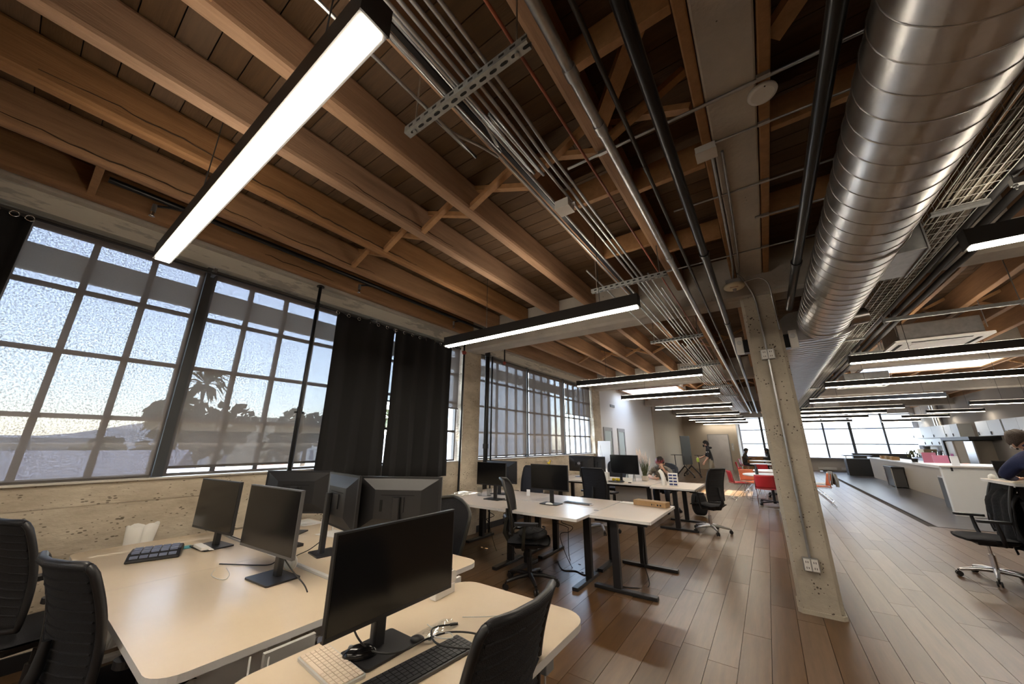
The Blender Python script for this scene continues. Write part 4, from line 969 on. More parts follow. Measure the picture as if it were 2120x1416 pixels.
# note and papers near the wall monitor
tag(MB().prism([(-.05, -.04), (.04, -.05), (.05, .04), (-.04, .05)], 0, .004).build('sticky_note', 'teal', None, loc=(-3.76, .995, TOP)), 'teal sticky note beside the wall-side monitor base', 'note')
t = thing('papers', 'white papers and a small box in front of the wall-side monitor', 'papers', (-3.60, 1.05, TOP + .011)); MB().box(-.09, .09, -.02, .025, 0, .018).build('small_box', 'paper', t); MB().prism([(-.10, .03), (.12, .02), (.14, .045), (-.08, .05)], 0, .003).build('sheet', 'paper', t)
def cable(lab, pts, r=.0035, m='cable', grp=None, plug=False):
    t = thing('cable', lab, 'cable', tuple(pts[0]), group=grp)
    p0 = Vector(pts[0]); q = [Vector(p) - p0 for p in bez(pts, 7)]
    MB().tube(q, r, 6).build('cord', m, t)
    if plug:
        d = (q[0] - q[2]).normalized(); MB().bar(q[0], q[0] + d * .035, .014, .008).build('plug', 'black' if m == 'cable' else 'white_pl', t, bevel=.002)
    return t
zt = TOP + .004
cable('black lead curving across the bare desk left of the monitor', [(-3.08, 1.02, zt), (-2.98, 1.08, zt), (-2.86, 1.15, zt), (-2.80, 1.22, zt), (-2.83, 1.28, zt + .03)])
cable('pale lead coiled on the bare desk', [(-2.95, 1.02, zt), (-2.80, .99, zt), (-2.72, .94, zt), (-2.86, .92, zt), (-2.98, .97, zt)], .002, 'whitecable')
cable('black lead behind the wall-side monitor', [(-3.50, 1.17, zt + .09), (-3.36, 1.25, zt + .05), (-3.20, 1.36, zt + .02), (-3.05, 1.38, zt)])
cable('black lead hanging off the bare-desk monitor corner', [(-2.36, 1.09, .86), (-2.30, 1.12, .80), (-2.22, 1.15, zt + .02), (-2.15, 1.14, zt)])
cable('black monitor lead looping across the keyboards desk', [(-1.42, .93, .86), (-1.38, .95, .79), (-1.33, .99, .745), (-1.26, 1.06, .738), (-1.25, 1.18, .737), (-1.21, 1.28, .735), (-1.10, 1.33, .735), (-1.0, 1.28, .735), (-.97, 1.20, .735)])
cable('black looped lead with a small plug on the keyboards desk', [(-1.27, 1.33, zt + .004), (-1.30, 1.28, zt + .006), (-1.27, 1.22, .745), (-1.19, 1.16, .753), (-1.13, 1.16, .753), (-1.06, 1.21, .745), (-1.0, 1.28, .737)], .0035, 'cable', None, True)
cable('thin white lead coiled over the black keyboard end', [(-1.36, 1.28, zt), (-1.26, 1.26, zt + .003), (-1.19, 1.25, .747), (-1.15, 1.22, .752), (-1.19, 1.19, .752), (-1.25, 1.20, .745)], .002, 'whitecable')
cable('thin white lead lying on the far part of the keyboards desk', [(-1.28, 1.42, zt), (-1.18, 1.50, zt), (-1.10, 1.60, zt), (-1.12, 1.68, zt)], .0018, 'whitecable')
# keyboards and mouse
def keyboard(lab, x, y, rz, w, d, rows, cols, bm, km, z=TOP, wide=True):
    t = thing('keyboard', lab, 'keyboard', (x, y, z), rz)
    MB().prism(rrect(-w / 2, w / 2, -d / 2, d / 2, .008, 3), 0, .010).build('case', bm, t)
    kw = (w - .014) / cols; kd = (d - .012) / rows; kc = MB().box(.0012, kw - .0012, .0012, kd - .0012, 0, .004).mesh('key', km)
    sp = MB().box(.0012, kw * 5 - .0012, .0012, kd - .0012, 0, .004).mesh('key', km)
    for r_ in range(rows):
        c_ = 0
        while c_ < cols:
            if r_ == 0 and c_ == 3: link('key', sp, t, loc=(-w / 2 + .007 + kw * c_, -d / 2 + .006, .010)); c_ += 5; continue
            link('key', kc, t, loc=(-w / 2 + .007 + kw * c_, -d / 2 + .006 + kd * r_, .010)); c_ += 1
    return t
keyboard('cream compact keyboard at the bottom of the beige desk', -1.405, .868, math.radians(-4), .29, .115, 6, 13, 'lt_metal', 'pinkkey')
keyboard('long black keyboard with numpad on the beige desk', -1.145, 1.06, math.radians(84), .44, .125, 6, 19, 'grey_bezel', 'key')
t = thing('computer_mouse', 'glossy black mouse on the monitor base', 'mouse', (-1.375, .962, TOP + .011), math.radians(140))
MB().grid(lambda u, v: (.033 * math.cos(2 * PI * u) * math.sin(PI / 2 * v), .062 * math.sin(2 * PI * u) * math.sin(PI / 2 * v), .036 * math.cos(PI / 2 * v)), 20, 8).build('shell', 'screen', t)
MB().cyl((-.004, .035, .027), (.004, .035, .027), .009).build('scroll_wheel', 'grey_pl', t)
t = thing('cable_adapter', 'dark green cable tie and adapter lying near the monitor base', 'adapter', (-1.285, 1.16, TOP), math.radians(30)); MB().ball((0, 0, .014), (.03, .02, .013), 12, 6).build('body', 'housing', t); MB().box(.03, .06, -.008, .008, .004, .014).build('connector', 'alu', t)
t = thing('plastic_wrap', 'clear crumpled plastic wrap near the black keyboard', 'plastic wrap', (-1.29, 1.27, TOP)); rg = random.Random(9)
MB().grid(lambda u, v: (u * .10 - .05, v * .17 - .08, .004 + .016 * abs(math.sin(u * 9 + v * 13)) * (1 - abs(2 * u - 1))), 10, 12).build('film', 'acry', t)
t = thing('power_strip', 'white desktop power strip with a plugged grey socket', 'power strip', (-1.535, 1.54, TOP), math.radians(4))
MB().box(-.022, .022, -.075, .075, 0, .045).build('bar', 'white_pl', t, bevel=.004); h_ = MB().prism(rrect(-.028, .028, -.03, .03, .025, 5), 0, .018, 0, None, Matrix.Translation((0, .06, .075)) @ Matrix.Rotation(PI / 2, 4, 'Y')).build('socket_head', 'white_pl', t)
MB().tube([(-.012, .06 + .032 * math.cos(a), .075 + .032 * math.sin(a)) for a in [2 * PI * k / 16 for k in range(16)]], .004, 6, closed=True).build('cord_ring', 'cable', t)
tag(MB().box(-1.0, 1.15, -.012, .012, 0, .03).build('cable_channel', 'white_pl', None, loc=(-3.05, 1.318, .70)), 'white raised cable channel in the gap between the near desks', 'cable channel')
t = thing('crumpled_tissue', 'white crumpled tissue behind the bare-desk monitor', 'tissue', (-2.62, 1.25, TOP)); MB().grid(lambda u, v: (.05 * math.cos(2 * PI * u) * math.sin(PI * v) * (1 + .3 * math.sin(15 * u)), .035 * math.sin(2 * PI * u) * math.sin(PI * v), .04 - .04 * math.cos(PI * v) * (1 + .2 * math.sin(9 * u))), 18, 8).build('tissue', 'paper', t)
# desk behind
Z2 = .706
keyboard('black keyboard on the desk behind the bare desk', -2.70, 2.03, 0, .44, .13, 5, 15, 'black', 'key', Z2)
t = thing('monitor_riser', 'bent white tube riser with paper on the wall-side rear desk', 'riser', (-3.30, 1.93, Z2), math.radians(10))
for y_ in (-.06, .06): MB().tube(bez([(-.12, y_, .005), (-.12, y_, .10), (-.10, y_, .13), (.10, y_, .14), (.13, y_, .12)], 4), .007, 8).build('tube', 'white_pl', t)
MB().box(-.14, .16, -.10, .10, 0, .005).build('foot_plate', 'white_pl', t)
t = thing('closed_laptop', 'closed black laptop lying on the wall-side rear desk', 'laptop', (-3.28, 1.47, Z2), math.radians(6)); MB().prism(rrect(-.15, .15, -.10, .10, .01, 3), 0, .010).build('base', 'housing', t); MB().prism(rrect(-.15, .15, -.10, .10, .01, 3), .011, .018).build('lid', 'housing', t)
tag(MB().prism([(-.16, -.11), (.15, -.10), (.14, .10), (-.17, .09)], 0, .004).build('notepad', 'paper', None, loc=(-3.98, 2.0, Z2)), 'open white notepad on the wall-side rear desk', 'notepad')
tag(MB().prism([(-.10, -.07), (.12, -.06), (.10, .07), (-.12, .06)], 0, .003).build('paper_sheet', 'paper', None, loc=(-3.66, 1.42, Z2)), 'loose paper sheet at the edge of the rear desk', 'paper')
t = thing('usb_dock', 'small dock with blue lit display beside a monitor stand', 'dock', (-2.66, 1.64, Z2)); MB().box(-.05, .05, -.03, .03, 0, .035).build('case', 'black', t, bevel=.003); MB().box(-.04, .04, -.0315, -.030, .008, .028).build('display', 'blueled', t)
cable('black lead running from the blue-lit monitor stand to the desk gap', [(-2.83, 1.56, .80), (-2.88, 1.50, .74), (-2.90, 1.42, .712), (-2.80, 1.37, .712)])
# under the near desks
t = thing('computer_tower', 'white computer tower under the bare desk by the left chairs', 'computer', (-2.74, 1.0, 0)); MB().box(-.10, .10, -.22, .22, .01, .46).build('case', 'white_pl', t, bevel=.01); MB().box(-.08, .08, -.225, -.219, .05, .42).build('front_panel', 'lt_metal', t)
tag(MB().box(-1.71, -1.69, 1.02, 1.85, .38, .70).build('modesty_panel', 'edge'), 'white modesty panel hanging at the end of the near desks', 'panel')
for i, (y_, l_) in enumerate(((1.08, 'left'), (1.10, 'middle'), (1.16, 'right'))): cable('short black lead hanging against the white panel, %s of three' % l_, [(-1.682, y_, .69), (-1.68, y_ + .004, .62), (-1.682, y_ + .012, .55)], .0035)
cable('white lead dangling under the front of the bare desk', [(-1.79, .76, .69), (-1.74, .74, .60), (-1.70, .70, .50), (-1.70, .74, .48), (-1.73, .80, .60), (-1.77, .82, .69)], .004, 'whitecable')
cable('second white loop dangling under the front of the bare desk', [(-1.76, .86, .58), (-1.73, .87, .62), (-1.71, .89, .60), (-1.71, .90, .50)], .004, 'whitecable')
tag(MB().box(-1.78, -1.76, .80, 1.0, .30, .69).build('leg_cover', 'lt_metal', None), 'pale metal leg cover under the bare desk end', 'desk panel')

# ------------------------------------------------------------------ things on the middle desks
t = thing('keyboard', 'slim dark keyboard lying behind the wide monitor', 'keyboard', (-2.20, 4.66, TOP), math.radians(-6)); MB().box(-.20, .20, -.05, .05, 0, .010).build('case', 'alu', t, bevel=.003); MB().box(-.19, .19, -.043, .043, .010, .013).build('keys', 'key', t)
t = thing('toy_figure', 'small yellow toy perched on the wide monitor', 'toy', (-2.47, 4.375, 1.2185)); MB().ball((0, 0, .018), (.018, .014, .018), 10, 6).build('body', 'yellow', t); MB().ball((.016, 0, .042), .012, 10, 6).build('head', 'yellow', t); MB().ball((-.02, 0, .02), (.014, .008, .008), 8, 5).build('tail', 'yellow', t)
t = thing('paper_slip', 'white paper slip propped at the desk edge left of the wide monitor', 'paper', (-3.12, 4.86, TOP)); MB().box(-.03, .03, -.003, .003, 0, .09).build('card', 'paper', t)
t = thing('computer_mouse', 'white mouse on the base of the wide monitor', 'mouse', (-2.46, 4.33, TOP + .011)); MB().grid(lambda u, v: (.055 * math.cos(2 * PI * u) * math.sin(PI / 2 * v), .028 * math.sin(2 * PI * u) * math.sin(PI / 2 * v), .02 * math.cos(PI / 2 * v)), 18, 6).build('shell', 'white_pl', t)
t = thing('paper_stack', 'loose white paper rolls piled beside the pier on the desk', 'papers', (-3.98, 4.25, TOP))
for k in range(6): MB().tube([((k % 3) * .05 - .06 + .09 * math.cos(a), .02 * k + .07 * math.sin(a), .006 + .016 * (k // 2)) for a in [2 * PI * j / 18 for j in range(18)]], .006, 5, closed=True).build('roll', 'paper', t)
t = thing('glass_jar', 'clear glass tumbler beside the pier on the desk', 'glass', (-3.72, 4.42, TOP)); MB().lathe([(.035, .001), (.038, .05), (.04, .12)], 18, cap=False).build('wall', 'glass', t); MB().cyl((0, 0, 0), (0, 0, .006), .034).build('bottom', 'glass', t)
t = thing('glass_jar', 'second clear tumbler further from the pier', 'glass', (-3.60, 4.50, TOP)); MB().lathe([(.035, .001), (.038, .05), (.04, .11)], 18, cap=False).build('wall', 'glass', t); MB().cyl((0, 0, 0), (0, 0, .006), .034).build('bottom', 'glass', t)
rg = random.Random(4)
cable('tangled thin lead around the pier-side monitor base', [(-3.12 + rg.uniform(-.12, .12), 4.28 + rg.uniform(-.1, .1), zt + .01 * rg.random()) for k in range(14)], .0022)
cable('pale lead with a dark plug on the desk right of the pier-side monitor', [(-2.92, 4.47, zt), (-3.0, 4.42, zt), (-3.12, 4.44, zt), (-3.2, 4.38, zt)], .003, 'whitecable', None, True)
t = thing('cardboard_box', 'flat brown cardboard box on the end desk', 'box', (-1.36, 5.08, TOP), math.radians(-8)); MB().box(-.21, .21, -.075, .075, 0, .06).build('carton', 'card', t, bevel=.002); MB().box(-.211, .211, -.012, .012, .0601, .0606).build('tape', 'cardtan', t)
for k, (x_, w_) in enumerate(((.03, .012), (.06, .006), (.10, .02), (.135, .02))): MB().box(x_, x_ + w_, -.0756, -.0749, .015, .035).build('print_mark', 'black', t)
tag(MB().cyl((0, 0, 0), (0, 0, .002), .03, n=16).build('cable_grommet', 'grey_pl', None, loc=(-1.82, 4.35, TOP)), 'round grey cable grommet in the middle desktop', 'grommet')
tag(MB().prism([(-.11, -.06), (.12, -.05), (.11, .07), (-.12, .05)], 0, .003).build('paper_sheet', 'paper', None, loc=(-1.66, 5.12, TOP)), 'white paper left of the cardboard box', 'paper')
gf = 'floor leads under the middle desks'
cable('black floor lead from the round-backed chair to the desk foot', [(-2.5, 4.6, .006), (-2.3, 4.35, .006), (-2.15, 4.4, .006), (-2.0, 4.35, .006), (-1.93, 4.6, .006)], .006, 'cable', gf)
cable('black lead hanging from the end desk to the floor', [(-1.42, 4.75, .68), (-1.40, 4.72, .45), (-1.38, 4.6, .2), (-1.30, 4.45, .008), (-1.42, 4.30, .006), (-1.6, 4.25, .006)], .005, 'cable', gf)
cable('short looped lead under the end desk', [(-1.62, 4.85, .68), (-1.60, 4.8, .60), (-1.52, 4.78, .57), (-1.45, 4.80, .63), (-1.44, 4.82, .68)], .004, 'cable', gf)
rg = random.Random(11)
for k, (x_, y_) in enumerate(((-3.55, 4.5), (-3.25, 4.55), (-2.35, 4.5), (-2.5, 4.75))): cable('%s tangle of leads hanging under the middle desks' % ['first', 'second', 'third', 'fourth'][k], [(x_ + rg.uniform(-.1, .1), y_ + rg.uniform(-.06, .06), .67 - .055 * j) for j in range(7)] + [(x_ + .1, y_, .008), (x_ + .3, y_ - .1, .006)], .0045, 'cable', gf)
tag(MB().box(-.02, .02, -.55, .55, .45, .50).build('cable_tray_bar', 'satin', None, loc=(-2.30, 4.48, 0)), 'black cable tray bar under the middle desks', 'cable tray') if False else None

# ------------------------------------------------------------------ things on the far desks
t = thing('grass_vase', 'tall vase of dry pampas grass on the far desk', 'plant', (-2.30, 8.30, TOP))
MB().box(-.06, .06, -.06, .06, 0, .10).build('pot', 'island', t, bevel=.01)
rg = random.Random(2); mb = MB(); mp = MB()
for k in range(70):
    a = rg.uniform(0, 2 * PI); r_ = rg.uniform(.02, .13); h_ = rg.uniform(.30, .52)
    p0 = (rg.uniform(-.04, .04), rg.uniform(-.04, .04), .09); p1 = (r_ * .6 * math.cos(a), r_ * .6 * math.sin(a), h_ * .6); p2 = (r_ * math.cos(a), r_ * math.sin(a), h_)
    mb.tube([p0, p1, p2], [.004, .004, .001], 4)
    if k % 5 == 0: mp.tube([p2, (p2[0] * 1.15, p2[1] * 1.15, h_ + .08), (p2[0] * 1.25, p2[1] * 1.25, h_ + .18)], [.008, .02, .003], 6)
o = mb.build('stems', 'green', t); o = mp.build('plumes', 'plume', t)
t = thing('checkered_box', 'blue and white checkered box standing on the far end desk', 'box', (-1.59, 7.62, TOP), math.radians(6)); MB().box(-.085, .085, -.03, .03, 0, .23).build('carton', 'paper', t, bevel=.002)
for r_ in range(4):
    for c_ in range(2): MB().box(-.07 + c_ * .075, -.07 + c_ * .075 + .062, -.0308, -.0298, .015 + r_ * .054, .045 + r_ * .054).build('check', 'bluechk', t)
t = thing('paper_tower', 'tall bent white carton left of the checkered box', 'carton', (-1.77, 7.66, TOP)); MB().tube([(0, 0, 0), (-.005, 0, .13), (-.03, 0, .22), (-.07, 0, .27)], [.045, .043, .04, .034], 4).build('carton', 'paper', t)
t = thing('acrylic_stand', 'clear acrylic sign stand behind the checkered box', 'stand', (-1.72, 8.05, TOP)); MB().box(-.09, .09, -.003, .003, .0, .30).build('panel', 'acry', t); MB().box(-.09, .09, -.04, .04, 0, .004).build('foot', 'acry', t)
t = thing('fruit_plate', 'dark tray holding yellow fruit on the far desk', 'plate', (-2.72, 7.66, TOP)); MB().lathe([(.10, 0), (.16, .004), (.17, .014), (.15, .010)], 24).build('dish', 'black', t)
for i, (x_, y_) in enumerate(((-.06, 0), (.0, .03), (.055, -.01))): tag(MB().ball((0, 0, .033), (.034, .034, .031), 12, 8).build('pear', 'yellow', None, loc=(-2.72 + x_, 7.66 + y_, TOP + .012)), ['leftmost yellow fruit on the dark tray', 'middle yellow fruit on the dark tray', 'rightmost yellow fruit on the dark tray'][i], 'fruit', 'yellow fruit on the tray')
t = thing('water_bottle', 'clear small bottle beside the grass vase', 'bottle', (-2.44, 8.0, TOP)); MB().lathe([(.03, 0), (.032, .10), (.02, .14), (.014, .15), (.014, .17)], 16).build('body', 'lens', t); MB().cyl((0, 0, .17), (0, 0, .185), .016).build('cap', 'white_pl', t)
t = thing('file_holder', 'white upright file holder by the far monitor', 'file holder', (-3.0, 7.80, TOP))
for k in range(4): MB().box(-.06 + k * .035, -.035 + k * .035, -.06, .06, 0, .17).build('file', 'paper', t)
t = thing('pen_cup', 'dark pen cup with pens left of the file holder', 'pen cup', (-3.16, 7.72, TOP)); MB().lathe([(.035, 0), (.038, .09)], 16).build('cup', 'black', t)
for k in range(4): MB().cyl((.01 * k - .015, 0, .05), (.03 * k - .045, .01 * k, .17), .004, n=6).build('pen', 'satin', t)
tag(MB().box(-.15, .15, -.05, .05, 0, .03).build('black_case', 'black', None, loc=(-3.08, 7.55, TOP), bevel=.008), 'flat black case at the front of the far desk', 'case')
tag(MB().box(-.03, .03, -.02, .02, 0, .018).build('tape_dispenser', 'black', None, loc=(-2.42, 7.60, TOP), bevel=.005), 'small black clip lying on the far desk', 'clip')
t = thing('name_card', 'white folded card right of the fruit tray', 'card', (-2.52, 7.78, TOP)); MB().bar((-.09, 0, 0.002), (-.09, .03, .07), .001, .001).prism([(-.09, 0), (.09, 0), (.09, .004), (-.09, .004)], 0, .08).build('card', 'paper', t)
tag(MB().prism([(-.13, -.09), (.12, -.10), (.13, .09), (-.12, .10)], 0, .004).build('paper_sheet', 'paper', None, loc=(-3.6, 7.7, TOP)), 'papers on the far wall-side desk', 'paper')
tag(MB().box(-2.90, -2.18, 8.06, 8.08, .10, .691).build('privacy_panel', 'edge'), 'white modesty panel under the far desks', 'panel')
t = thing('display_easel', 'grey board leaning near the white wall and unshaded window', 'board', (-4.05, 10.35, 0)); MB().box(-.20, .20, -.012, .012, .02, 1.58, 0, Matrix.Rotation(math.radians(-9), 4, 'X')).build('board', 'grey_wall', t); MB().tube([(-.12, .02, 0.01), (0, -.12, 1.45)], .012, 6).tube([(.12, .02, .01), (0, -.12, 1.45)], .012, 6).build('support_leg', 'white_pl', t)
t = thing('backpack', 'black backpack leaning on the far right side of the desks', 'backpack', (-1.42, 9.1, 0)); MB().grid(lambda u, v: (.16 * math.cos(2 * PI * u) * math.sin(PI * v) ** .5, .11 * math.sin(2 * PI * u) * math.sin(PI * v) ** .5, .24 - .23 * math.cos(PI * v)), 20, 12).build('body', 'jacket', t); MB().tube(bez([(-.06, -.10, .40), (-.08, -.14, .25), (-.06, -.12, .08)], 4), .012, 6).build('strap', 'fabric', t); MB().tube([(-.03, 0, .46), (0, 0, .50), (.03, 0, .46)], .008, 6).build('handle', 'fabric', t)

# flip tables folded upright on castors near the elevator
def fliptable(lab, x, y, rz, up):
    t = thing('flip_top_table', lab, 'folding table', (x, y, 0), rz, 'flip top tables by the beige wall')
    if up: MB().box(-.35, .35, -.012, .012, .55, 1.85).build('tabletop', 'darkpanel', t, bevel=.004)
    else: MB().box(-.38, .38, -.3, .3, .93, .955).build('tabletop', 'darkpanel', t, bevel=.004)
    for sx in (-.25, .25):
        MB().tube([(sx, 0, .45), (sx, 0, .93)], .02, 8).build('leg', 'satin', t)
        if up: MB().bar((sx, 0, .50), (sx, -.42, .10), .05, .04).bar((sx, 0, .50), (sx, .42, .10), .05, .04).build('foot', 'satin', t)
        else: MB().tube([(sx, 0, .0), (sx, 0, .5)], .02, 8).bar((sx, -.28, .09), (sx, .28, .09), .05, .04).build('foot', 'satin', t)
        for sy in (-.42, .42) if up else (-.28, .28): MB().cyl((sx - .015, sy, .04), (sx + .015, sy, .04), .04, n=12).build('castor', 'black', t)
fliptable('folded black flip-top table standing upright on castors', -3.20, 18.85, math.radians(65), True)
fliptable('open black flip-top table left of the folded one', -3.75, 20.2, 0, False)
fliptable('open black flip-top table beside the standing person', -2.66, 20.1, math.radians(4), False)

# ------------------------------------------------------------------ lounge tables and red chairs
def rtable(lab, x, y):
    t = thing('round_table', lab, 'table', (x, y, 0), group='white round lunch tables')
    MB().lathe([(.58, .70), (.60, .71), (.60, .73), (.59, .735)], 40).build('tabletop', 'counter', t)
    MB().cyl((0, 0, .04), (0, 0, .70), .035).build('pedestal', 'satin', t)
    for k in range(4):
        a = PI / 4 + k * PI / 2; c, s = math.cos(a), math.sin(a)
        MB().bar((0, 0, .09), (.40 * c, .40 * s, .075), .05, .03).build('leg', 'satin', t); MB().cyl((.40 * c - .015 * s, .40 * s + .015 * c, .035), (.40 * c + .015 * s, .40 * s - .015 * c, .035), .035, n=12).build('castor', 'black', t)
rtable('nearest white round table with a dark bottle', -.08, 11.75); rtable('second white round table behind the bottle table', .10, 13.55); rtable('third white round table near the end windows', -.12, 17.75); rtable('white round table beside the seated people', -.25, 21.0)
def rchair(lab, x, y, rz, m='red', grp='red and orange shell chairs'):
    t = thing('shell_chair', lab, 'chair', (x, y, 0), rz, grp)
    MB().grid(lambda u, v: ((u - .5) * .44, (v - .5) * .42, .44 + .02 * (2 * u - 1) ** 2 - .03 * max(0, v - .8) * 3), 8, 8).build('seat', m, t, solid=.012)
    MB().grid(lambda u, v: ((u - .5) * (.44 - .04 * v), -.22 - .06 * v + .05 * (2 * u - 1) ** 2, .47 + .30 * v), 8, 8).build('backrest', m, t, solid=.012)
    for sx in (-.21, .21): MB().tube([(sx, .19, .01), (sx, .17, .43), (sx, -.19, .43), (sx, -.21, .62)], .008, 6).tube([(sx, .17, .43), (sx, -.22, .01)], .008, 6).build('leg_frame', 'chrome', t)
    for sy in (.19, -.22): MB().bar((-.21, sy, .02), (.21, sy, .02), .016, .016).build('stretcher', 'chrome', t)
    return t
rchair('red chair with its back to the camera at the nearest round table', -.20, 11.12, 0)
rchair('red chair left of the nearest round table', -.82, 12.25, math.radians(-70))
rchair('pale orange chair across the nearest round table', -.55, 12.85, math.radians(-150), 'orange')
rchair('red chair left of the second round table', -.62, 14.0, math.radians(-95))
rchair('red chair left of the third round table', -.95, 17.8, math.radians(-90)); rchair('red chair in front of the third round table', -.30, 16.75, math.radians(-8))
rchair('red chair right of the second table, mostly hidden by the column', .36, 12.9, math.radians(30))
rc_ = rchair('orange chair right of the column with a grey jacket', .92, 12.45, math.radians(95), 'orange')
t = thing('draped_jacket', 'grey jacket draped over the orange chair right of the column', 'jacket', (1.17, 12.45, .50), math.radians(95)); MB().grid(lambda u, v: ((u - .5) * .40, .045 * math.sin((v - .5) * PI) - .03 + .012 * math.sin(u * 20), .33 - .32 * abs(2 * v - 1)), 14, 12).build('cloth', 'greyjacket', t, solid=.012); MB().tube([(-.19, -.06, .28), (-.21, -.08, .12), (-.20, -.07, -.02)], .035, 8).build('sleeve', 'greyjacket', t)
rchair('white shell chair just right of the column', .98, 13.3, math.radians(80), 'white_pl')
t = thing('dark_bottle', 'black bottle standing on the nearest round table', 'bottle', (-.35, 11.62, .735)); MB().lathe([(.035, 0), (.036, .14), (.02, .18), (.016, .22)], 16).build('body', 'housing', t); MB().cyl((0, 0, .22), (0, 0, .24), .018).build('cap', 'black', t)
tag(MB().ball((0, 0, .03), (.10, .06, .03), 12, 6).build('dark_bundle', 'jacket', None, loc=(.12, 13.6, .735)), 'dark bundle lying on the second round table', 'bundle')
tag(MB().box(-1.35, -.3, 24.6, 25.0, 0, .42).box(-1.35, -.3, 25.0, 25.1, 0, .80).build('wood_bench', 'newwood'), 'low timber bench under the end window', 'bench')

# ------------------------------------------------------------------ kitchen end
t = thing('kitchen_island', 'long beige kitchen island with a white end panel', 'island', (3.86, 12.5, 0))
MB().box(0, .80, 1.55, 11.6, .0, .86).build('body', 'island', t, bevel=.004)
MB().box(.02, .80, 1.55, 11.6, 0, .06).build('plinth', 'darkpanel', t)
MB().box(-.72, 1.6, 0, .12, 0, 1.01).build('end_panel', 'white', t, bevel=.004)
MB().box(-.44, .0, 1.02, 1.55, 0, .70).build('dark_side_panel', 'darkpanel', t); MB().box(-.44, 0, .95, 1.55, .70, .74).build('step_ledge', 'counter', t)
MB().box(-.05, .85, 1.5, 11.65, .86, .90).build('countertop', 'counter', t, bevel=.004); MB().box(-.76, 1.62, -.08, 1.6, 1.01, 1.045).build('bar_top', 'counter', t, bevel=.004)
MB().box(-.60, -.57, -.09, -.08, .93, 1.01).build('hook', 'satin', t)
t = thing('black_counter_end', 'black bar counter at the far end of the island', 'counter', (3.12, 24.9, 0)); MB().box(0, .95, 0, .7, 0, .80).build('body', 'black', t); MB().box(-.06, 1.0, -.05, .75, .92, .96).build('upper_ledge', 'black', t); MB().box(0, .04, 0, .7, .80, .92).box(.9, .94, 0, .7, .8, .92).build('upright', 'alu', t)
t = thing('trash_bin', 'tall dark bin with steel corner posts against the island', 'bin', (3.68, 19.4, 0)); MB().box(-.15, .15, -.5, .5, .03, .66).build('body', 'darkpanel', t, bevel=.01); MB().box(-.17, .17, -.55, .55, .66, .72).build('lid', 'black', t, bevel=.01)
for sy in (-.5, .5): MB().cyl((-.16, sy, 0), (-.16, sy, .66), .02).build('post', 'chrome', t)
# wall units
def cab(lab, y0, y1, z0=1.80, z1=2.31, n=2, grp='pale wall cabinets'):
    t = thing('wall_cabinet', lab, 'cabinet', (XR - .001, y0, z0), group=grp)
    MB().box(-.36, 0, 0, y1 - y0, 0, z1 - z0).build('carcass', 'cab', t)
    w = (y1 - y0) / n
    for k in range(n):
        d_ = MB().box(-.38, -.362, w * k + .006, w * (k + 1) - .006, .004, z1 - z0 - .004).build('door', 'cab', t)
        MB().box(-.40, -.38, w * k + w - .10, w * k + w - .06, .03, .14).build('handle', 'black', d_)
cab('pale wall cabinets in the far kitchen corner', 23.45, 27.6, n=3); cab('pale double wall cabinet above the white upright boards', 22.0, 23.38, n=2); cab('pale wall cabinets above the seated laptop', 18.7, 20.45, n=2); cab('pale wall cabinet at the right frame edge', 16.9, 18.6, n=2)
t = thing('tall_cabinet', 'pale full-height cabinet fronts left of the fridge', 'cabinet', (XR - .001, 23.6, 0)); MB().box(-.24, 0, .0, 4.2, 1.46, 1.79).build('upper_fronts', 'cab', t)
for k in range(4): MB().box(-.26, -.24, .4 + k * .9, .45 + k * .9, 1.5, 1.62).build('handle', 'black', t)
t = thing('base_cabinet_run', 'low kitchen counter along the right wall', 'counter', (XR - .001, 18.0, 0)); MB().box(-.62, 0, 4.8, 9.6, 0, .86).build('carcass', 'cab', t); MB().box(-.65, 0, 4.75, 9.62, .86, .90).build('worktop', 'darkpanel', t, bevel=.003)
for k in range(6): MB().box(-.64, -.62, 4.82 + .8 * k, 4.82 + .8 * k + .77, .1, .84).build('door', 'cab', t)
t = thing('refrigerator', 'black framed fridge alcove behind the laptop', 'fridge', (XR - .001, 20.1, 0)); MB().box(-.75, 0, .0, 2.6, 1.66, 1.78).box(-.75, 0, 2.45, 2.6, 0, 1.66).build('surround', 'black', t); MB().box(-.66, 0, .75, 2.42, .02, 1.64).build('body', 'beige', t)
MB().box(-.70, -.665, 1.75, 2.42, .05, 1.62).build('door', 'white_pl', t); MB().box(-.71, -.70, 2.0, 2.25, .60, 1.15).build('poster', 'magenta', t); MB().box(-.70, -.665, .0, .70, .05, 1.62).build('door', 'alu', t)
for k in range(4):
    tag(MB().box(-.03, .03, -.09, .09, .90, 1.72).build('white_board_panel', 'white_pl', None, loc=(XR - .50, 22.85 + k * .2 + .1, 0), bevel=.003), '%s white upright panel from the fridge on the worktop' % ['first', 'second', 'third', 'fourth'][k], 'panel', 'white upright panels')
t = thing('coffee_machine', 'bulky tan and black coffee machine on the right worktop', 'coffee machine', (XR - .35, 26.4, .90)); MB().box(-.22, .22, -.5, .5, .0, .12).build('base', 'black', t); MB().box(-.24, .2, -.55, .35, .12, .38).build('body', 'cardtan', t, bevel=.01); MB().cyl((0, -.1, .38), (0, -.1, .52), .11, .14).build('hopper', 'grey_bezel', t); MB().box(-.26, -.2, -.1, .1, .06, .16).build('spout', 'chrome', t)
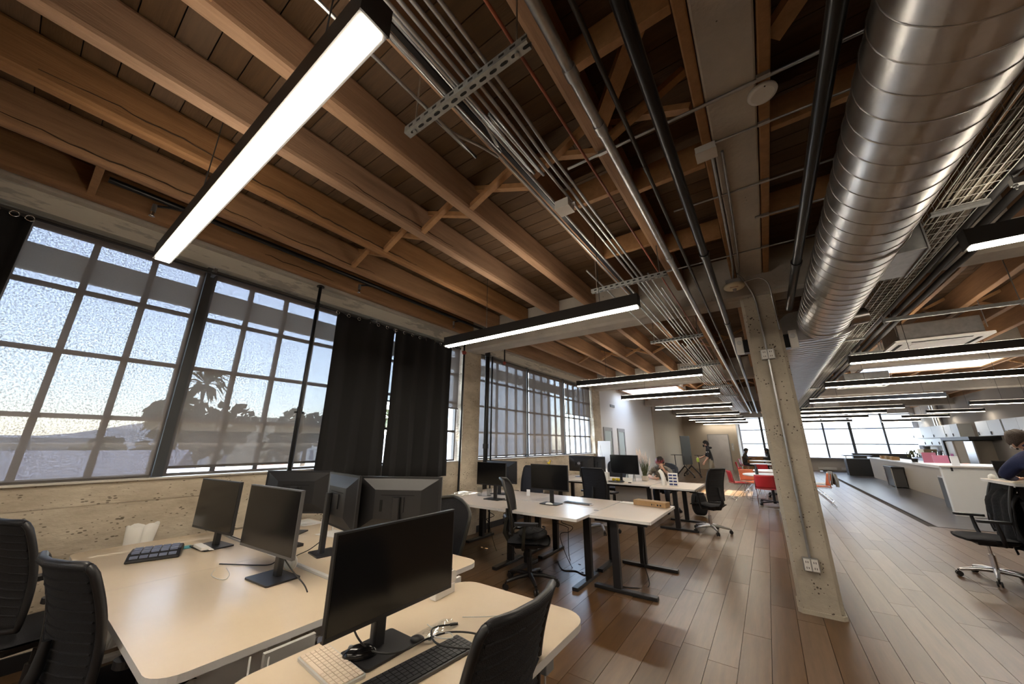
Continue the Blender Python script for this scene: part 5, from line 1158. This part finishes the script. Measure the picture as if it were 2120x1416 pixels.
for k in range(5):
    t = thing('bottle', '%s dark bottle from the coffee machine on the worktop' % ['first', 'second', 'third', 'fourth', 'fifth'][k], 'bottle', (XR - .45, 25.3 - k * .32, .90), group='bottles on the worktop'); MB().lathe([(.04, 0), (.04, .18), (.02, .23), (.016, .30)], 12).build('body', 'black' if k % 2 else 'chrome', t); MB().cyl((0, 0, .30), (0, 0, .315), .018).build('cap', 'satin', t)
t = thing('vent_duct_drop', 'pair of silver ducts dropping down the right wall', 'duct', (XR - .18, 24.5, 2.33))
for dy in (-.15, .18): MB().tube([(0, dy, 0), (0, dy, 1.15), (-.12, dy, 1.28), (-.5, dy, 1.32)], .10, 14).build('duct_pipe', 'duct', t)
# island clutter
t = thing('acrylic_sign', 'pink acrylic box standing on the island', 'acrylic box', (4.05, 16.8, .901)); MB().box(-.15, .15, -.02, .02, 0, .36).box(-.15, .15, -.9, -.86, 0, .30).build('panels', 'pink', t)
t = thing('orange_crate', 'orange and black items pile on the island', 'crate', (4.15, 14.6, .901)); MB().box(-.15, .15, -.25, .25, 0, .07).build('tray', 'black', t); MB().ball((0, .05, .09), (.10, .16, .05), 12, 6).build('bag', 'orange', t)
t = thing('green_plant', 'small dark leafy plant on the island', 'plant', (4.2, 19.0, .901)); MB().lathe([(.07, 0), (.09, .12)], 14).build('pot', 'black', t); rg = random.Random(8); mb = MB()
for k in range(60):
    a = rg.uniform(0, 2 * PI); e = rg.uniform(.1, 1.3); r_ = rg.uniform(.12, .26); q = Vector((math.cos(a) * math.sin(e), math.sin(a) * math.sin(e), math.cos(e))) * r_ + Vector((0, 0, .14)); s_ = Vector((-math.sin(a), math.cos(a), 0)) * .03
    mb.add([q - s_, q + Vector((0, 0, .05)), q + s_, q - Vector((0, 0, .04))], [(0, 1, 2, 3)])
mb.build('foliage', 'green', t)
for k, (y_, m_) in enumerate(((22.6, 'card'), (21.8, 'cardtan'), (21.0, 'card'))): boxt('snack_box', (4.1, y_, .901), (.22, .34, .12), m_, ['brown snack box nearest the black counter end', 'tan snack box in the middle of the island', 'brown snack box beside the leafy plant'][k], 'box', 'snack boxes on the island')
boxt('tent_card', (3.45, 12.75, 1.046), (.12, .03, .20), 'paper', 'white printed tent card on the island bar corner', 'card')
tag(MB().box(4.6, 6.4, 27.3, 27.6, .8, 1.05).build('dark_bench', 'darkpanel'), 'dark low shelf before the end windows', 'shelf') if False else None
t = thing('dark_console', 'low dark console before the end windows', 'console', (5.0, 27.2, 0)); MB().box(-1.3, .9, -.2, .2, 0, 1.0).build('body', 'darkpanel', t); MB().box(-1.32, .92, -.22, .22, 1.0, 1.03).build('top', 'black', t)

# ------------------------------------------------------------------ right edge desk, laptop
t = desk('tall standing desk at the right edge holding a laptop', 2.10, 3.45, 6.40, 7.18, 'desk2', [('y', 2.28, 6.45, 7.12, 6.80), ('y', 3.25, 6.45, 7.12, 6.80)], .02, None, 1.10, .03)
t = thing('laptop', 'open silver laptop on the tall standing desk', 'laptop', (2.36, 6.92, 1.101), math.radians(-6)); MB().prism(rrect(-.16, .16, -.11, .11, .01, 3), 0, .012).build('base', 'alu', t)
T = Matrix.Translation((0, .11, .012)) @ Matrix.Rotation(math.radians(-22), 4, 'X'); MB().box(-.16, .16, 0, .006, 0, .215, 0, T).build('lid', 'black', t); MB().box(-.152, .152, -.0008, 0, .010, .207, 0, T).build('screen', 'screen', t)
MB().box(-.14, .14, -.02, .09, .012, .0135).build('keys', 'key', t)
t = thing('white_cup', 'white dome-shaped cup at the corner of the standing desk', 'cup', (2.165, 7.05, 1.101)); MB().lathe([(.035, 0), (.034, .02), (.026, .045), (.008, .058)], 16).build('body', 'white_pl', t)

# ------------------------------------------------------------------ people
def person(lab, P, R, regions, mats, hair=None, hair_m='hair', extra=None, sub=2):
    """P: joints name->xyz; R: joints->radius; edges are bones with a cloth region"""
    names = list(P); idx = {n_: i for i, n_ in enumerate(names)}
    me = D.meshes.new('body'); me.from_pydata([P[n_] for n_ in names], [(idx[a], idx[b]) for a, b, r_ in regions], [])
    o = D.objects.new('body_tmp', me); COL.objects.link(o)
    md = o.modifiers.new('skin', 'SKIN'); md.use_smooth_shade = True
    for n_ in names:
        sv = me.skin_vertices[0].data[idx[n_]]; r_ = R[n_]; sv.radius = r_ if isinstance(r_, tuple) else (r_, r_); sv.use_root = (n_ == 'pelvis')
    ss = o.modifiers.new('sub', 'SUBSURF'); ss.levels = sub; ss.render_levels = sub
    dg = bpy.context.evaluated_depsgraph_get(); dg.update()
    m2 = D.meshes.new_from_object(o.evaluated_get(dg))
    D.objects.remove(o)
    m2.materials.clear()
    ml = list(dict.fromkeys(mats.values()))
    for m_ in ml: m2.materials.append(M[m_])
    for f in m2.polygons:
        c = f.center; best = None
        for a, b, r_ in regions:
            pa, pb = Vector(P[a]), Vector(P[b]); d_ = pb - pa; tt = max(0, min(1, (c - pa).dot(d_) / max(d_.length_squared, 1e-9)))
            ds = (c - (pa + d_ * tt)).length / (.5 * (max(R[a]) if isinstance(R[a], tuple) else R[a]) + .5 * (max(R[b]) if isinstance(R[b], tuple) else R[b]))
            if best is None or ds < best[0]: best = (ds, r_)
        f.material_index = ml.index(mats[best[1]]); f.use_smooth = True
    t = thing('person', lab, 'person', (0, 0, 0))
    link('body', m2, t)
    hd = Vector(P['head']); nk = Vector(P['neck'])
    if hair:
        fx = Vector(hair)          # facing direction
        up = (Vector(P['crown']) - nk).normalized(); fx = (fx - up * fx.dot(up)).normalized(); sd = up.cross(fx)
        Bm = Matrix((fx, sd, up)).transposed().to_4x4(); Bm.translation = hd + up * .02
        mb = MB()
        def hf(u, v):
            a = 2 * PI * u; e = v * PI * .62
            front = max(0, math.cos(a)); e = e * (1 - .42 * front)
            w_ = 1 + .05 * math.sin(9 * a + 5 * v) + .04 * math.sin(17 * a)
            return Bm @ Vector((.102 * math.sin(e) * math.cos(a) * w_ - .008, .088 * math.sin(e) * math.sin(a) * w_, .125 * math.cos(e) * w_))
        mb.grid(hf, 28, 12); mb.build('hair', hair_m, t, solid=.012)
        for s_ in (-1, 1):
            c_ = hd + fx * .092 + sd * (.032 * s_) + up * .0; MB().ball(tuple(c_), .011, 8, 6).build('eye', 'black', t)
            c_ = hd + sd * (.082 * s_) - up * .005; MB().ball(tuple(c_), (.02, .02, .03), 8, 6).build('ear', mats['skin'], t)
        c_ = hd + fx * .105 - up * .03; MB().ball(tuple(c_), (.016, .016, .02), 8, 6).build('nose', mats['skin'], t)
        MB().tube([tuple(hd + fx * .09 - up * .068 + sd * s_) for s_ in (-.022, 0, .022)], .006, 6).build('mouth', 'redvalve', t)
    if extra: extra(t, hd)
    return t
def hand(P, R, regions, side, w, d, spread, curl, bones):
    """five short tapered fingers rooted in the palm; d = pointing direction, spread = across palm"""
    d = Vector(d).normalized(); sp = Vector(spread).normalized(); nm = d.cross(sp); w = Vector(w)
    palm = w + d * .06; P[side + 'palm'] = tuple(palm); R[side + 'palm'] = (.030, .018); regions.append((bones, side + 'palm', 'skin'))
    for k, L_ in enumerate((.065, .075, .078, .070, .052)):
        if k == 0: a = palm - d * .03 + sp * .025; dr = (d * .6 + sp * .8).normalized()
        else: a = palm + d * .028 + sp * (.030 - .019 * (k - 1)); dr = d
        n1, n2 = '%sf%da' % (side, k), '%sf%db' % (side, k)
        P[n1] = tuple(a + dr * L_ * .45); P[n2] = tuple(a + dr * L_ * .8 + nm * (-curl * L_))
        R[n1] = .0095; R[n2] = .0078
        regions += [(side + 'palm', n1, 'skin'), (n1, n2, 'skin')]
def stand_regions():
    return [('pelvis', 'belly', 'shirt'), ('belly', 'chest', 'shirt'), ('chest', 'neck', 'shirt'), ('neck', 'head', 'skin'), ('head', 'crown', 'skin'),
            ('chest', 'ls', 'shirt'), ('ls', 'le', 'shirt'), ('le', 'lw', 'fore'), ('chest', 'rs', 'shirt'), ('rs', 're', 'shirt'), ('re', 'rw', 'fore'),
            ('pelvis', 'lh', 'legs'), ('lh', 'lk', 'legs'), ('lk', 'la', 'legs'), ('la', 'lt', 'shoe'), ('pelvis', 'rh', 'legs'), ('rh', 'rk', 'legs'), ('rk', 'ra', 'legs'), ('ra', 'rt', 'shoe')]
BR = dict(pelvis=(.155, .12), belly=(.145, .11), chest=(.165, .115), neck=.055, head=(.078, .095), crown=(.07, .085), ls=.062, le=.044, lw=.031, rs=.062, re=.044, rw=.031, lh=.095, lk=.062, la=.042, lt=.038, rh=.095, rk=.062, ra=.042, rt=.038)
# standing person, facing left, holding a lime cup
X, Y = -1.92, 16.2
P = dict(pelvis=(X, Y, .86), belly=(X - .01, Y, 1.02), chest=(X - .02, Y, 1.22), neck=(X - .05, Y, 1.37), head=(X - .09, Y - .01, 1.47), crown=(X - .075, Y, 1.53),
         ls=(X - .04, Y - .17, 1.28), le=(X - .03, Y - .22, 1.02), lw=(X - .18, Y - .22, .83), rs=(X - .05, Y + .17, 1.28), re=(X - .16, Y + .21, 1.05), rw=(X - .36, Y + .15, .95),
         lh=(X, Y - .09, .80), lk=(X - .03, Y - .10, .45), la=(X + .03, Y - .10, .08), lt=(X - .11, Y - .11, .04), rh=(X, Y + .09, .80), rk=(X + .03, Y + .10, .45), ra=(X + .16, Y + .10, .08), rt=(X + .03, Y + .10, .04))
R = dict(BR); rg_ = stand_regions()
hand(P, R, rg_, 'l', P['lw'], (-.5, 0, -.85), (-.85, 0, .5), .35, 'lw'); hand(P, R, rg_, 'r', P['rw'], (-.95, -.1, -.25), (.1, 0, 1), .8, 'rw')
def ex(t, hd):
    MB().grid(lambda u, v: (hd.x - .02 - .092 * math.cos((u - .5) * 2.2), hd.y + .092 * math.sin((u - .5) * 2.2), hd.z - .10 + .085 * v), 12, 4).build('face_mask', 'black', t, solid=.006)
    MB().ball((X + .045, Y, 1.345), (.065, .10, .045), 12, 8).build('hood', 'hoodie', t); MB().box(-.001, .001, -.05, .05, 0, .03, 0, Matrix.Translation((X - .05, Y - .232, 1.17)) @ Matrix.Rotation(PI / 2, 4, 'Z')).build('sleeve_patch', 'paper', t)
person('standing person in black hoodie and khaki trousers near the elevator', P, R, rg_, dict(shirt='hoodie', skin='skin', fore='skin', legs='khaki', shoe='paper'), (-1, -.1, -.2), 'hair', ex)
t = thing('lime_cup', 'lime green spray cup held by the standing person', 'cup', (X - .47, Y + .13, .79)); MB().lathe([(.042, 0), (.052, .13), (.03, .17)], 16).build('body', 'lime', t); MB().cyl((0, 0, .17), (0, 0, .20), .02).build('cap', 'white_pl', t)
# seated person with burgundy cap at the far desk
X, Y = -2.12, 9.20
P = dict(pelvis=(X, Y, .52), belly=(X + .0, Y - .06, .68), chest=(X + .01, Y - .17, .88), neck=(X + .02, Y - .25, 1.00), head=(X + .03, Y - .33, 1.07), crown=(X + .03, Y - .335, 1.12),
         ls=(X - .18, Y - .20, .92), le=(X - .24, Y - .40, .78), lw=(X - .10, Y - .56, .755), rs=(X + .19, Y - .20, .92), re=(X + .26, Y - .40, .79), rw=(X + .14, Y - .50, .93),
         lh=(X - .09, Y - .02, .50), lk=(X - .12, Y - .42, .50), la=(X - .12, Y - .42, .09), lt=(X - .12, Y - .54, .04), rh=(X + .09, Y - .02, .50), rk=(X + .13, Y - .42, .50), ra=(X + .13, Y - .40, .09), rt=(X + .13, Y - .52, .04))
R = dict(BR); rg_ = stand_regions()
hand(P, R, rg_, 'l', P['lw'], (.8, -.5, -.05), (0, .3, 1), .5, 'lw'); hand(P, R, rg_, 'r', P['rw'], (-.4, -.1, .8), (-.7, .2, -.3), .4, 'rw')
def ex(t, hd):
    MB().grid(lambda u, v: (hd.x + .098 * math.cos(2 * PI * u) * math.sin(v * 1.5), hd.y - .01 + .112 * math.sin(2 * PI * u) * math.sin(v * 1.5), hd.z + .02 + .115 * math.cos(v * 1.5)), 24, 8).build('cap', 'burgundy', t, solid=.008)
    MB().grid(lambda u, v: (hd.x + (u - .5) * .16, hd.y - .10 - .08 * v * math.sin(PI * u), hd.z + .03 - .03 * v), 8, 4).build('cap_brim', 'burgundy', t, solid=.006)
person('seated person in burgundy cap and patterned shirt leaning on the far desk', P, R, rg_, dict(shirt='greyshirt', skin='skin', fore='skin', legs='jeans', shoe='black'), (0, -1, -.3), 'hair', ex)
chair('round', 'dark chair under the capped person at the far desk', (-2.12, 9.30, 0), PI, backh=.5, arms=False)
# two seated people by the end windows
def sitter(lab, X, Y, face, top):
    f = Vector(face).normalized(); s = Vector((-f.y, f.x, 0))
    def q(a, b, z): v = Vector((X, Y, 0)) + f * a + s * b; return (v.x, v.y, z)
    P = dict(pelvis=q(0, 0, .52), belly=q(.02, 0, .70), chest=q(.06, 0, .90), neck=q(.10, 0, 1.04), head=q(.14, 0, 1.14), crown=q(.135, 0, 1.20), ls=q(.06, .18, .96), le=q(.12, .23, .76), lw=q(.32, .14, .80), rs=q(.06, -.18, .96), re=q(.12, -.23, .76), rw=q(.32, -.14, .80),
             lh=q(.02, .09, .50), lk=q(.42, .11, .50), la=q(.42, .11, .09), lt=q(.54, .11, .04), rh=q(.02, -.09, .50), rk=q(.42, -.11, .50), ra=q(.42, -.11, .09), rt=q(.54, -.11, .04))
    R = dict(BR); rg_ = stand_regions(); hand(P, R, rg_, 'l', P['lw'], (f.x, f.y, -.1), s * -1, .4, 'lw'); hand(P, R, rg_, 'r', P['rw'], (f.x, f.y, -.1), s, .4, 'rw')
    person(lab, P, R, rg_, dict(shirt=top, skin='skin2', fore=top, legs='jeans', shoe='black'), tuple(f), 'hair')
    rchair('red chair under the ' + lab.split(' by')[0].split(' beside')[0], X, Y, math.atan2(f.y, f.x) - PI / 2)
sitter('seated person in dark brown top by the elevator corner', -1.08, 21.9, (1, -.15, 0), 'brownshirt'); sitter('seated person in black by the column edge', .05, 22.3, (-1, .1, 0), 'hoodie')
# man in navy shirt bending over the standing desk at the right edge
X, Y = 2.34, 5.98
P = dict(pelvis=(X + .05, Y - .1, .90), belly=(X + .03, Y + .0, 1.08), chest=(X, Y + .16, 1.30), neck=(X - .04, Y + .28, 1.44), head=(X - .09, Y + .36, 1.52), crown=(X - .10, Y + .37, 1.575),
         ls=(X - .21, Y + .18, 1.36), le=(X - .30, Y + .36, 1.19), lw=(X - .17, Y + .60, 1.145), rs=(X + .21, Y + .16, 1.36), re=(X + .32, Y + .34, 1.19), rw=(X + .14, Y + .58, 1.145),
         lh=(X - .04, Y - .1, .85), lk=(X - .05, Y - .12, .48), la=(X - .05, Y - .16, .08), lt=(X - .06, Y - .02, .04), rh=(X + .14, Y - .1, .85), rk=(X + .15, Y - .08, .48), ra=(X + .16, Y - .12, .08), rt=(X + .17, Y + .02, .04))
R = dict(BR); R['chest'] = (.19, .135); R['ls'] = R['rs'] = .078; R['le'] = R['re'] = .058; rg_ = stand_regions()
hand(P, R, rg_, 'l', P['lw'], (.5, .85, -.1), (.8, -.5, 0), .3, 'lw'); hand(P, R, rg_, 'r', P['rw'], (-.3, .95, -.1), (-.9, -.3, 0), .3, 'rw')
def ex(t, hd): MB().tube([(hd.x - .09, hd.y + .0, hd.z - .03), (hd.x - .07, hd.y + .08, hd.z - .05), (hd.x - .03, hd.y + .11, hd.z - .07)], .012, 6).build('mask_strap', 'paper', t)
person('person in navy shirt bending over the standing desk at right', P, R, rg_, dict(shirt='navy', skin='skin', fore='navy', legs='jeans', shoe='black'), (-.15, .95, -.45), 'hair2', ex)

# ------------------------------------------------------------------ outside
def outdoor(o, lab, cat, grp=None): return tag(o, lab, cat, grp)
GZ = -4.5
outdoor(MB().box(-220, 220, -200, 300, GZ - .3, GZ).build('street_ground', 'asphalt'), 'street level ground far below the windows', 'ground').__setitem__('kind', 'structure')
def house(lab, x, y, w, d, h, roofh, wm, rm, rz=0., flat=False):
    t = thing('building', lab, 'building', (x, y, GZ), rz, 'buildings outside')
    MB().box(-w / 2, w / 2, -d / 2, d / 2, 0, h).build('wall', wm, t)
    if flat: MB().box(-w / 2 - .2, w / 2 + .2, -d / 2 - .2, d / 2 + .2, h, h + .4).build('parapet', rm, t)
    else:
        e = .4
        vs = [(-w / 2 - e, -d / 2 - e, h), (w / 2 + e, -d / 2 - e, h), (w / 2 + e, d / 2 + e, h), (-w / 2 - e, d / 2 + e, h), (0, -d / 2 - e, h + roofh), (0, d / 2 + e, h + roofh)]
        MB().add(vs, [(0, 1, 4), (2, 3, 5), (1, 2, 5, 4), (3, 0, 4, 5), (0, 3, 2, 1)]).build('roof', rm, t)
    nx = max(2, int(w // 3)); nz = max(1, int(h // 3)); wmh = MB().box(-.5, .5, -.04, .04, 0, 1.2).mesh('facade_window', 'slate')
    for i in range(nx):
        for k in range(nz):
            for sy in (-1, 1): link('facade_window', wmh, t, loc=(-w / 2 + w * (i + .5) / nx, sy * d / 2, .8 + k * 2.9))
    return t
house('low house with red tiled roof seen through the left window', -18, 5.6, 5, 5, 3.4, 1.6, 'stucco2', 'tile', math.radians(20))
house('house with grey-blue sloping roof below the left window', -11.6, 2.6, 4.4, 4.4, 3.6, 1.7, 'stucco3', 'slate', math.radians(-25))
house('house with low grey roof ridge near the left horizon', -25.5, 1.6, 5, 8, 3.9, 1.7, 'stucco', 'slate', math.radians(-28))
house('pale tower-like building behind the roofs', -43, 15.4, 6, 6, 7.9, 1.5, 'stucco', 'stucco', 0, True)
house('flat white building behind the trees', -46, 30, 14, 10, 6.5, 1, 'stucco2', 'stucco3', 0, True)
house('grey flat building at the left horizon', -44, -2, 12, 12, 5.8, 1, 'stucco3', 'stucco3', 0, True)
house('pale apartment building facing the end windows', 6, 46, 24, 8, 14, 1, 'facade', 'stucco3', 0, True)
house('grey office building left of the white apartments', -15, 50, 14, 8, 13, 1, 'stucco3', 'stucco3', 0, True)
house('tall pale building beyond the far left windows', -20, 24, 8, 12, 13, 1, 'stucco2', 'stucco3', math.radians(8), True)
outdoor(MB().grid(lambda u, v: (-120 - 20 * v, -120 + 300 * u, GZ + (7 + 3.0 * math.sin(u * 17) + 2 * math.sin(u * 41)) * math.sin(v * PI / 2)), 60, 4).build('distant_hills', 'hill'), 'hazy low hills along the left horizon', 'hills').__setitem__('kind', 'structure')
def tree(lab, x, y, h, r, lm='leaf', palm=False, n=900, seed=1):
    rg = random.Random(seed); t = thing('palm_tree' if palm else 'leafy_tree', lab, 'tree', (x, y, GZ), 0, 'trees outside the left windows')
    MB().tube([(0, 0, 0), (.1, 0, h * .4), (0, .1, h * .8)], [r * .07 + .1, r * .05 + .08, .08], 8).build('trunk', 'trunk', t)
    mb = MB()
    if palm:
        for k in range(60):
            a = rg.uniform(0, 2 * PI); e = rg.uniform(-.7, 1.1); L_ = r * rg.uniform(.7, 1.1); d_ = Vector((math.cos(a) * math.cos(e), math.sin(a) * math.cos(e), math.sin(e))); s_ = Vector((-math.sin(a), math.cos(a), 0)) * .22
            b_ = Vector((0, .1, h * .8)); p1 = b_ + d_ * L_ * .55 + Vector((0, 0, .1)); p2 = b_ + d_ * L_ - Vector((0, 0, .35 * L_))
            mb.add([b_, p1 - s_, p2, p1 + s_], [(0, 1, 2, 3)])
    else:
        cl = [(rg.uniform(-.6, .6) * r, rg.uniform(-.6, .6) * r, h * .72 + rg.uniform(-.45, .5) * r, r * rg.uniform(.35, .55)) for _ in range(9)]
        for k in range(n):
            c = cl[k % 9]; v = Vector((rg.gauss(0, 1), rg.gauss(0, 1), rg.gauss(0, 1))).normalized() * c[3] * rg.uniform(.6, 1.0); q = Vector(c[:3]) + v
            a = Vector((rg.gauss(0, 1), rg.gauss(0, 1), rg.gauss(0, 1))).normalized(); b_ = a.orthogonal().normalized(); s_ = .17 * r ** .5
            mb.add([q - a * s_, q - b_ * s_, q + a * s_, q + b_ * s_], [(0, 1, 2, 3)])
    mb.build('foliage', lm, t)
tree('yellow-green bush low at the left window edge', -7.9, -.5, 4.6, 1.2, 'leaf2', seed=2)
tree('bushy tree left of the tension pole', -31, 7.6, 9.0, 2.9, seed=3); tree('bushy tree behind the tension pole', -30, 14.0, 8.6, 2.7, seed=4)
tree('tall palm rising left of the bushy trees', -37.0, 8.6, 13.2, 2.3, palm=True, seed=5); tree('palm between the two bushy trees', -34.5, 19.0, 11.4, 2.2, palm=True, seed=6); tree('palm right of the tension pole', -28.5, 20.6, 10.0, 2.0, palm=True, seed=7)
tree('single palm at the far left edge of the window', -24, -3.6, 10.4, 2.0, palm=True, seed=8)
tree('dark tree beside the pale tower', -34, 4.2, 6.6, 2.0, seed=9); tree('low hedge tree below the pale tower', -20, -3.6, 5.0, 2.0, 'leaf2', seed=10)
